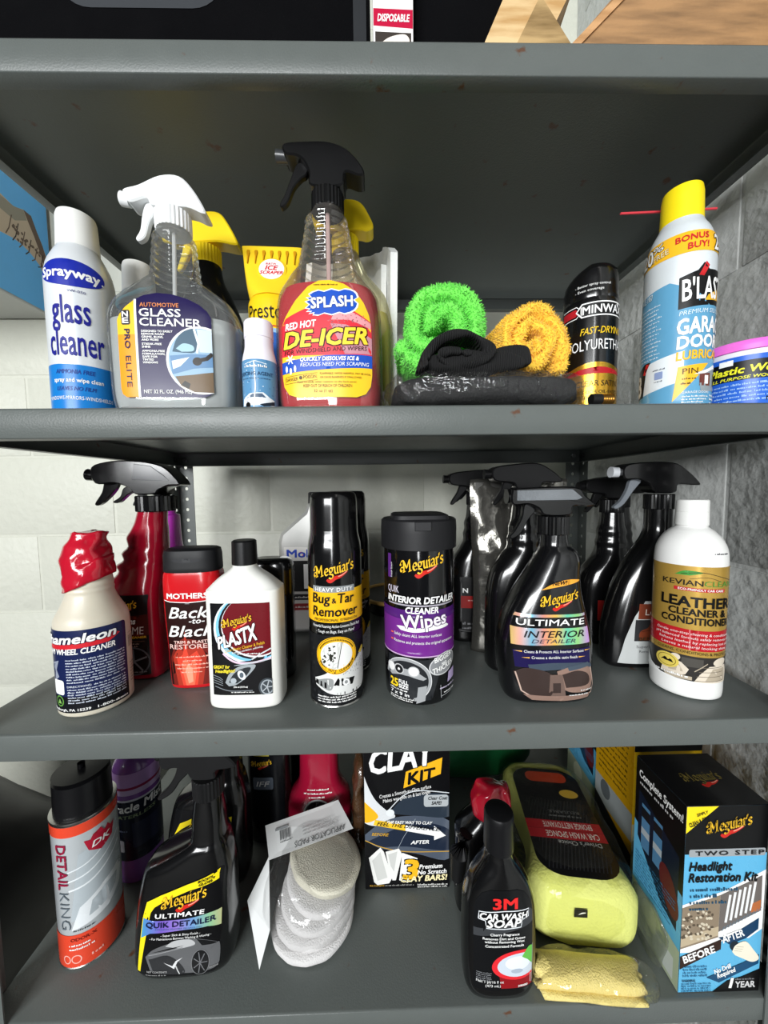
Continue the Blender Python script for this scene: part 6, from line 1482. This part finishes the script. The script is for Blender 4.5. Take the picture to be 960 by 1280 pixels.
# boxes at the right
def box_print(fn, x0, x1, z0, z1, mapping, ob):
    a = Art(x1-x0, z1-z0); a.clip = (0, 0, 100, 100); fn(a); a.build(mapping, ob, du=None, lift=.00015)
cy, cyd = P('#5fb0d8', .28), P('#3f8fbc', .28)
def hl_front(a):
    a.base(cy, [(0, 0), (100, 0), (100, 100), (0, 100)])
    a.rect(black, 0, 75, 100, 100); a.poly(P('#f3d81e'), [(0, 100), (38, 100), (0, 86)]); a.t(black, 'SIMPLY', 12, 26, 95, 1.5, .02, .1, 18); a.t(black, 'CLEAN & COAT', 4, 31, 89.5, 2.2, .04, .1, 22)
    a.nib(mgold, 26, 86, 54, 12)
    a.poly(P('#9ba0a3', .25), rrect(5, 73.6, 98, 77.6, 2, 1)); a.t(P('#1b1c1e'), 'TWO STEP', 12, 96, 74.6, 2.2, .02, 0, 0, None, 0, 1.2)
    a.t(black, 'Headlight', 5, 58, 66.5, 4.6, .06, .2); a.t(black, 'Restoration Kit', 5, 90, 60.5, 4.6, .06, .2)
    for i, (x0, x1) in enumerate(((8, 66), (8, 42), (8, 54), (8, 30))): a.micro(P('#1f4a66'), x0, x1, 55.5-i*3.4, 1.7)
    a.poly(white, [(0, 48), (50, 55), (100, 66), (100, 34), (84, 29), (60, 30), (30, 22), (0, 22)])
    a.poly(P('#8a7a66'), [(0, 46.5), (46, 53), (46, 30), (0, 24)]); a.poly(P('#b9a88c'), [(0, 30), (46, 36), (46, 31), (0, 25)])
    for i in range(70): a.ell(P('#cfc4ae') if i % 2 else P('#574b3d'), a.rng.uniform(1, 38), a.rng.uniform(29, 45), 1.6, .9, a.rng.uniform(0, 90), 7)
    a.poly(P('#6b6460'), [(46, 53), (96, 63), (97, 44), (46, 33)])
    a.layer += 1; a.hold = True
    for i in range(6): a.line(P('#e6e9ea'), [(54+i*6, 38+i*1.2), (58+i*6, 53+i*1.3)], .0028)
    a.hold = False; a.poly(P('#b3683c'), [(86, 48), (96, 50), (96, 44), (84, 43)])
    a.layer += 1; a.hold = True
    for i in range(12): a.line(P('#5d7688'), [(50+i*4, 33.5+i*.9), (53+i*4, 36+i*.9)], .0008)
    a.hold = False; a.poly(P('#143a5c'), [(46, 30), (60, 30.5), (95, 40), (95, 34), (80, 29), (60, 26)])
    a.poly(P('#2f1d17'), [(0, 20), (50, 29), (50, 23.5), (0, 13)]); a.t(white, 'BEFORE', 5, 46, 16.5, 4, .06, .05, 20); a.t(white, 'AFTER', 52, 80, 27, 4, .06, .05, 20)
    a.poly(P('#17496e'), [(34, 8), (50, 5), (98, 15), (98, 20), (80, 16)]); a.t(white, 'No Drill', 44, 66, 10, 2.6, .05, .15, 22); a.t(white, 'Required', 48, 72, 7.6, 2.6, .05, .15, 22)
    a.ell(P('#16242e'), 67, 25, 6, 2.8, 20); a.curve(P('#e9e3cf'), [(64, 22), (68, 25.5), (80, 27.5), (90, 23), (98, 18), (90, 16), (78, 18), (68, 20)], 4)
    for i in range(3): a.line(P('#a89f86'), [(66+i*1.5, 22.6+i*1.1), (76+i, 22+i*1.2)], .0004)
    for i in range(4): a.micro(P('#2f6f96'), 4, 34, 14-i*1.7, 1)
    a.t(P('#123a5a'), 'WARNING', 3, 20, 6, 1.3, .04)
    for i in range(4): a.micro(P('#2f6f96'), 3, 40, 4.5-i*1.3, .8)
    a.poly(black, [(42, 0), (100, 0), (100, 12), (78, 8), (60, 6)]); a.t(white, '1', 62, 68, 2.2, 5.4, .04, .15); a.t(P('#cfcfcf'), 'YEAR', 70, 95, 2.2, 3.4, .03); a.micro(P('#77777a'), 70, 94, 6.4, 1)
def hl_side(a):
    a.base(cy, [(0, 0), (100, 0), (100, 100), (0, 100)]); a.poly(black, [(0, 62), (100, 52), (100, 100), (0, 100)])
    a.t(white, 'Complete System!', 8, 96, 90, 4.4, .02); a.micro(P('#c9c9c9'), 10, 80, 86, 2)
    a.poly(P('#101a2c'), [(8, 82), (92, 70), (92, 30), (60, 34), (8, 54)])
    for x_ in (16, 42): a.rect(P('#4f7fa6'), x_, 50, x_+18, 76); a.rect(P('#16181c'), x_, 68, x_+18, 74); a.rect(P('#aab4bc'), x_, 58, x_+18, 62)
    a.ell(P('#5a1c20'), 76, 46, 16, 12, 20)
    for i in range(9): a.micro(P('#2a6a92'), 6, 90, 44-i*1.9, .9) if i < 3 else a.micro(P('#2a6a92'), 6, 60+i*3, 44-i*1.9, .9)
    a.poly(P('#a9b49a'), [(0, 26), (100, 22), (100, 0), (0, 0)]); a.ell(P('#d8dcc4'), 40, 17, 16, 7); a.poly(P('#c2c8c4'), [(50, 2), (90, 2), (90, 14), (50, 14)])
t = thing('carton', 'light blue headlight restoration kit box with black top', 'box', (.3785, .044, ZD+E), 0)
card_b = M('#121214', .26, 0, .15, 'printed_card')
o = bevbox('carton', -.047, .047, -.038, .038, 0, .229, card_b, t, .0006, 1)
box_print(hl_front, -.047, .047, 0, .228, plane_map((0, -.0381, .0005), (1, 0, 0), (0, 0, 1)), o)
box_print(hl_side, -.038, .038, 0, .228, plane_map((-.0471, 0, .0005), (0, -1, 0), (0, 0, 1)), o)
def top_print(a): a.base(card_b, [(0, 0), (100, 0), (100, 100), (0, 100)]); a.nib(P('#8a7a3c'), 30, 42, 50, 4)
box_print(top_print, -.047, .047, -.038, .038, plane_map((0, -.038, .2291), (1, 0, 0), (0, 1, 0)), o)
t = thing('carton', 'yellow detailing kit box with black top band behind the light blue box', 'box', (.4125, .172, ZD+E), 0)
o = bevbox('carton', -.050, .050, -.044, .044, 0, .246, M('#d8a512', .3, 0, .1, 'printed_card'), t, .0006, 1)
def yb_front(a):
    a.base(P('#f0c21c', .28), [(0, 0), (100, 0), (100, 100), (0, 100)]); a.rect(black, 0, 80, 100, 100); a.nib(mgold, 24, 87, 52, 8); a.t(black, 'A', 30, 42, 66, 6, .06); a.t(black, 'R', 30, 42, 58, 6, .06)
    a.rect(P('#cfd0ae'), 0, 0, 100, 34)
    for i in range(20): a.ell(P('#a9ab8a'), a.rng.uniform(0, 100), a.rng.uniform(2, 32), 6, 1.6, a.rng.uniform(0, 60), 9)
def yb_side(a):
    a.base(P('#c8960f', .28), [(0, 0), (100, 0), (100, 100), (0, 100)]); a.poly(black, [(0, 90), (100, 84), (100, 100), (0, 100)]); a.ell(P('#e0b41e'), 66, 90, 16, 8)
    for i in range(9): a.micro(P('#5a4408'), 10, 86, 78-i*4, 1.6)
    a.rect(P('#9aa0a2'), 0, 22, 100, 40); a.ell(P('#5a6064'), 30, 34, 14, 6); a.poly(P('#1a1a1c'), [(0, 0), (100, 0), (100, 14), (0, 26)])
box_print(yb_front, -.05, .05, 0, .2455, plane_map((0, -.0441, .0003), (1, 0, 0), (0, 0, 1)), o)
box_print(yb_side, -.044, .044, 0, .2455, plane_map((-.0501, 0, .0003), (0, -1, 0), (0, 0, 1)), o)
t = thing('carton', 'blue and black kit box behind the yellow kit box', 'box', (.4185, .272, ZD+E), 0)
o = bevbox('carton', -.049, .049, -.045, .045, 0, .229, card_b, t, .0006, 1)
box_print(hl_side, -.045, .045, 0, .228, plane_map((-.0491, 0, .0005), (0, -1, 0), (0, 0, 1)), o)
t = thing('plastic_sleeve', 'crumpled clear plastic sleeve between sponge and light blue box', 'bag', (.3245, .046, ZD+E), 0)
V, F = grid_box(.008, .06, .070, 20, 2.6); lump('sleeve', V, F, clear('#eef2ea', .07, .06, .08, 'thin_bag', .9, 40.), t, .004, 40, 7)

# ================================================================== top shelf
fab = M('#08080a', .9, 0, 0, 'black_nylon', .3, 600); fab.node_tree.nodes['Principled BSDF'].inputs['Specular IOR Level'].default_value = .05
t = thing('hard_case', 'black hard case with a grey panel on the top shelf', 'case', (-.222, .16, ZA+E), 0)
cs = bevbox('case', -.212, .212, -.145, .145, 0, .17, fab, t, .006, 2)
a = Art(.15, .1, .042, -.005); a.base(P('#33363a', .7), rrect(0, 0, 100, 100, 18, 22)); a.build(plane_map((0, -.1452, 0), (1, 0, 0), (0, 0, 1)), cs, du=None, name='panel')
m_ = MB(); m_.box(.196, .2085, -.1462, -.144, .01, .16); m_.build('hinge_strip', PL('#26282b', .45), t)
t = thing('glove_box', 'narrow white box with a red disposable band on the top shelf', 'box', (.0125, .075, ZA+E), 0)
o = bevbox('carton', -.0195, .0195, -.06, .06, 0, .13, P('#eceae8', .4), t, .0006, 1)
a = Art(.038, .129, .0005); a.base(P('#efedeb', .35), [(0, 0), (100, 0), (100, 100), (0, 100)]); a.poly(P('#b8173c', .3), [(0, 22), (100, 20), (100, 33), (0, 34)]); a.t(white, 'DISPOSABLE', 10, 92, 25, 5, .03, .15, -1)
a.poly(P('#3c3632'), [(4, 4), (96, 2), (96, 17), (4, 18)]); a.curve(P('#e6ddd4'), [(10, 8), (40, 14), (80, 16), (90, 10), (50, 5)]); a.rect(P('#3f4246'), 0, 44, 70, 60)
a.build(plane_map((0, -.0601, 0), (1, 0, 0), (0, 0, 1)), o, du=None, lift=.00015)
t = thing('storage_box', 'plain black box between white carton and timber on the top shelf', 'box', (.083, .16, ZA+E), 0)
bevbox('box', -.047, .047, -.125, .12, 0, .15, fab, t, .003, 2)
t = thing('timber_beam', 'pale square timber offcut lying diagonally on the top shelf', 'timber', (.155, .115, ZA+E+.0315), 0)
wd = wood('pale_pine', '#dbbd8c', '#b88f58'); we = wood('pine_end_grain', '#b99a68', '#7d6238', .6)
m_ = MB(); q = .0315*.98
sh_ = .022
for i, (x, z) in enumerate(((-.028, -.0305), (.028, -.0305), (.016, .045), (-.008, .060))): pass
P4 = [(-.062, -.030), (-.002, -.030), (.040, .052), (-.020, .062)]
V = [(x, -.09, z) for x, z in P4]+[(x+.02, .15, z) for x, z in P4]
link('beam', V, [(0, 1, 2, 3), (7, 6, 5, 4), (0, 4, 5, 1), (1, 5, 6, 2), (2, 6, 7, 3), (3, 7, 4, 0)], wd, t, smooth=False)
P3 = [(-.030, -.0295), (.035, -.0295), (.041, -.016), (.004, .036)]
V = [(x, -.0925, z) for x, z in P3]+[(x, -.0895, z) for x, z in P3]
link('sawn_end', V, [(0, 1, 2, 3), (7, 6, 5, 4), (0, 4, 5, 1), (1, 5, 6, 2), (2, 6, 7, 3), (3, 7, 4, 0)], we, t, smooth=False)
t = thing('timber_board', 'wide brown wooden board standing beside the pale timber offcut', 'timber', (.285, .03, ZA+E), 0)
P5 = [(-.118, 0), (.086, 0), (.16, .075), (.16, .15), (.02, .15)]
V = [(x, 0, z) for x, z in P5]+[(x, .022, z) for x, z in P5]
link('board', V, [(0, 1, 2, 3, 4), (9, 8, 7, 6, 5), (0, 5, 6, 1), (1, 6, 7, 2), (2, 7, 8, 3), (3, 8, 9, 4), (4, 9, 5, 0)], wood('brown_board', '#a98055', '#80603f', -.75), t, smooth=False)
P6 = [(-.121, 0), (-.112, 0), (-.02, .09), (-.03, .09)]
V = [(x, -.002, z) for x, z in P6]+[(x, .012, z) for x, z in P6]
link('pale_edge', V, [(0, 1, 2, 3), (7, 6, 5, 4), (0, 4, 5, 1), (1, 5, 6, 2), (2, 6, 7, 3), (3, 7, 4, 0)], wood('edge_pine', '#c99a6a', '#a77a4c', -.75), t, smooth=False)
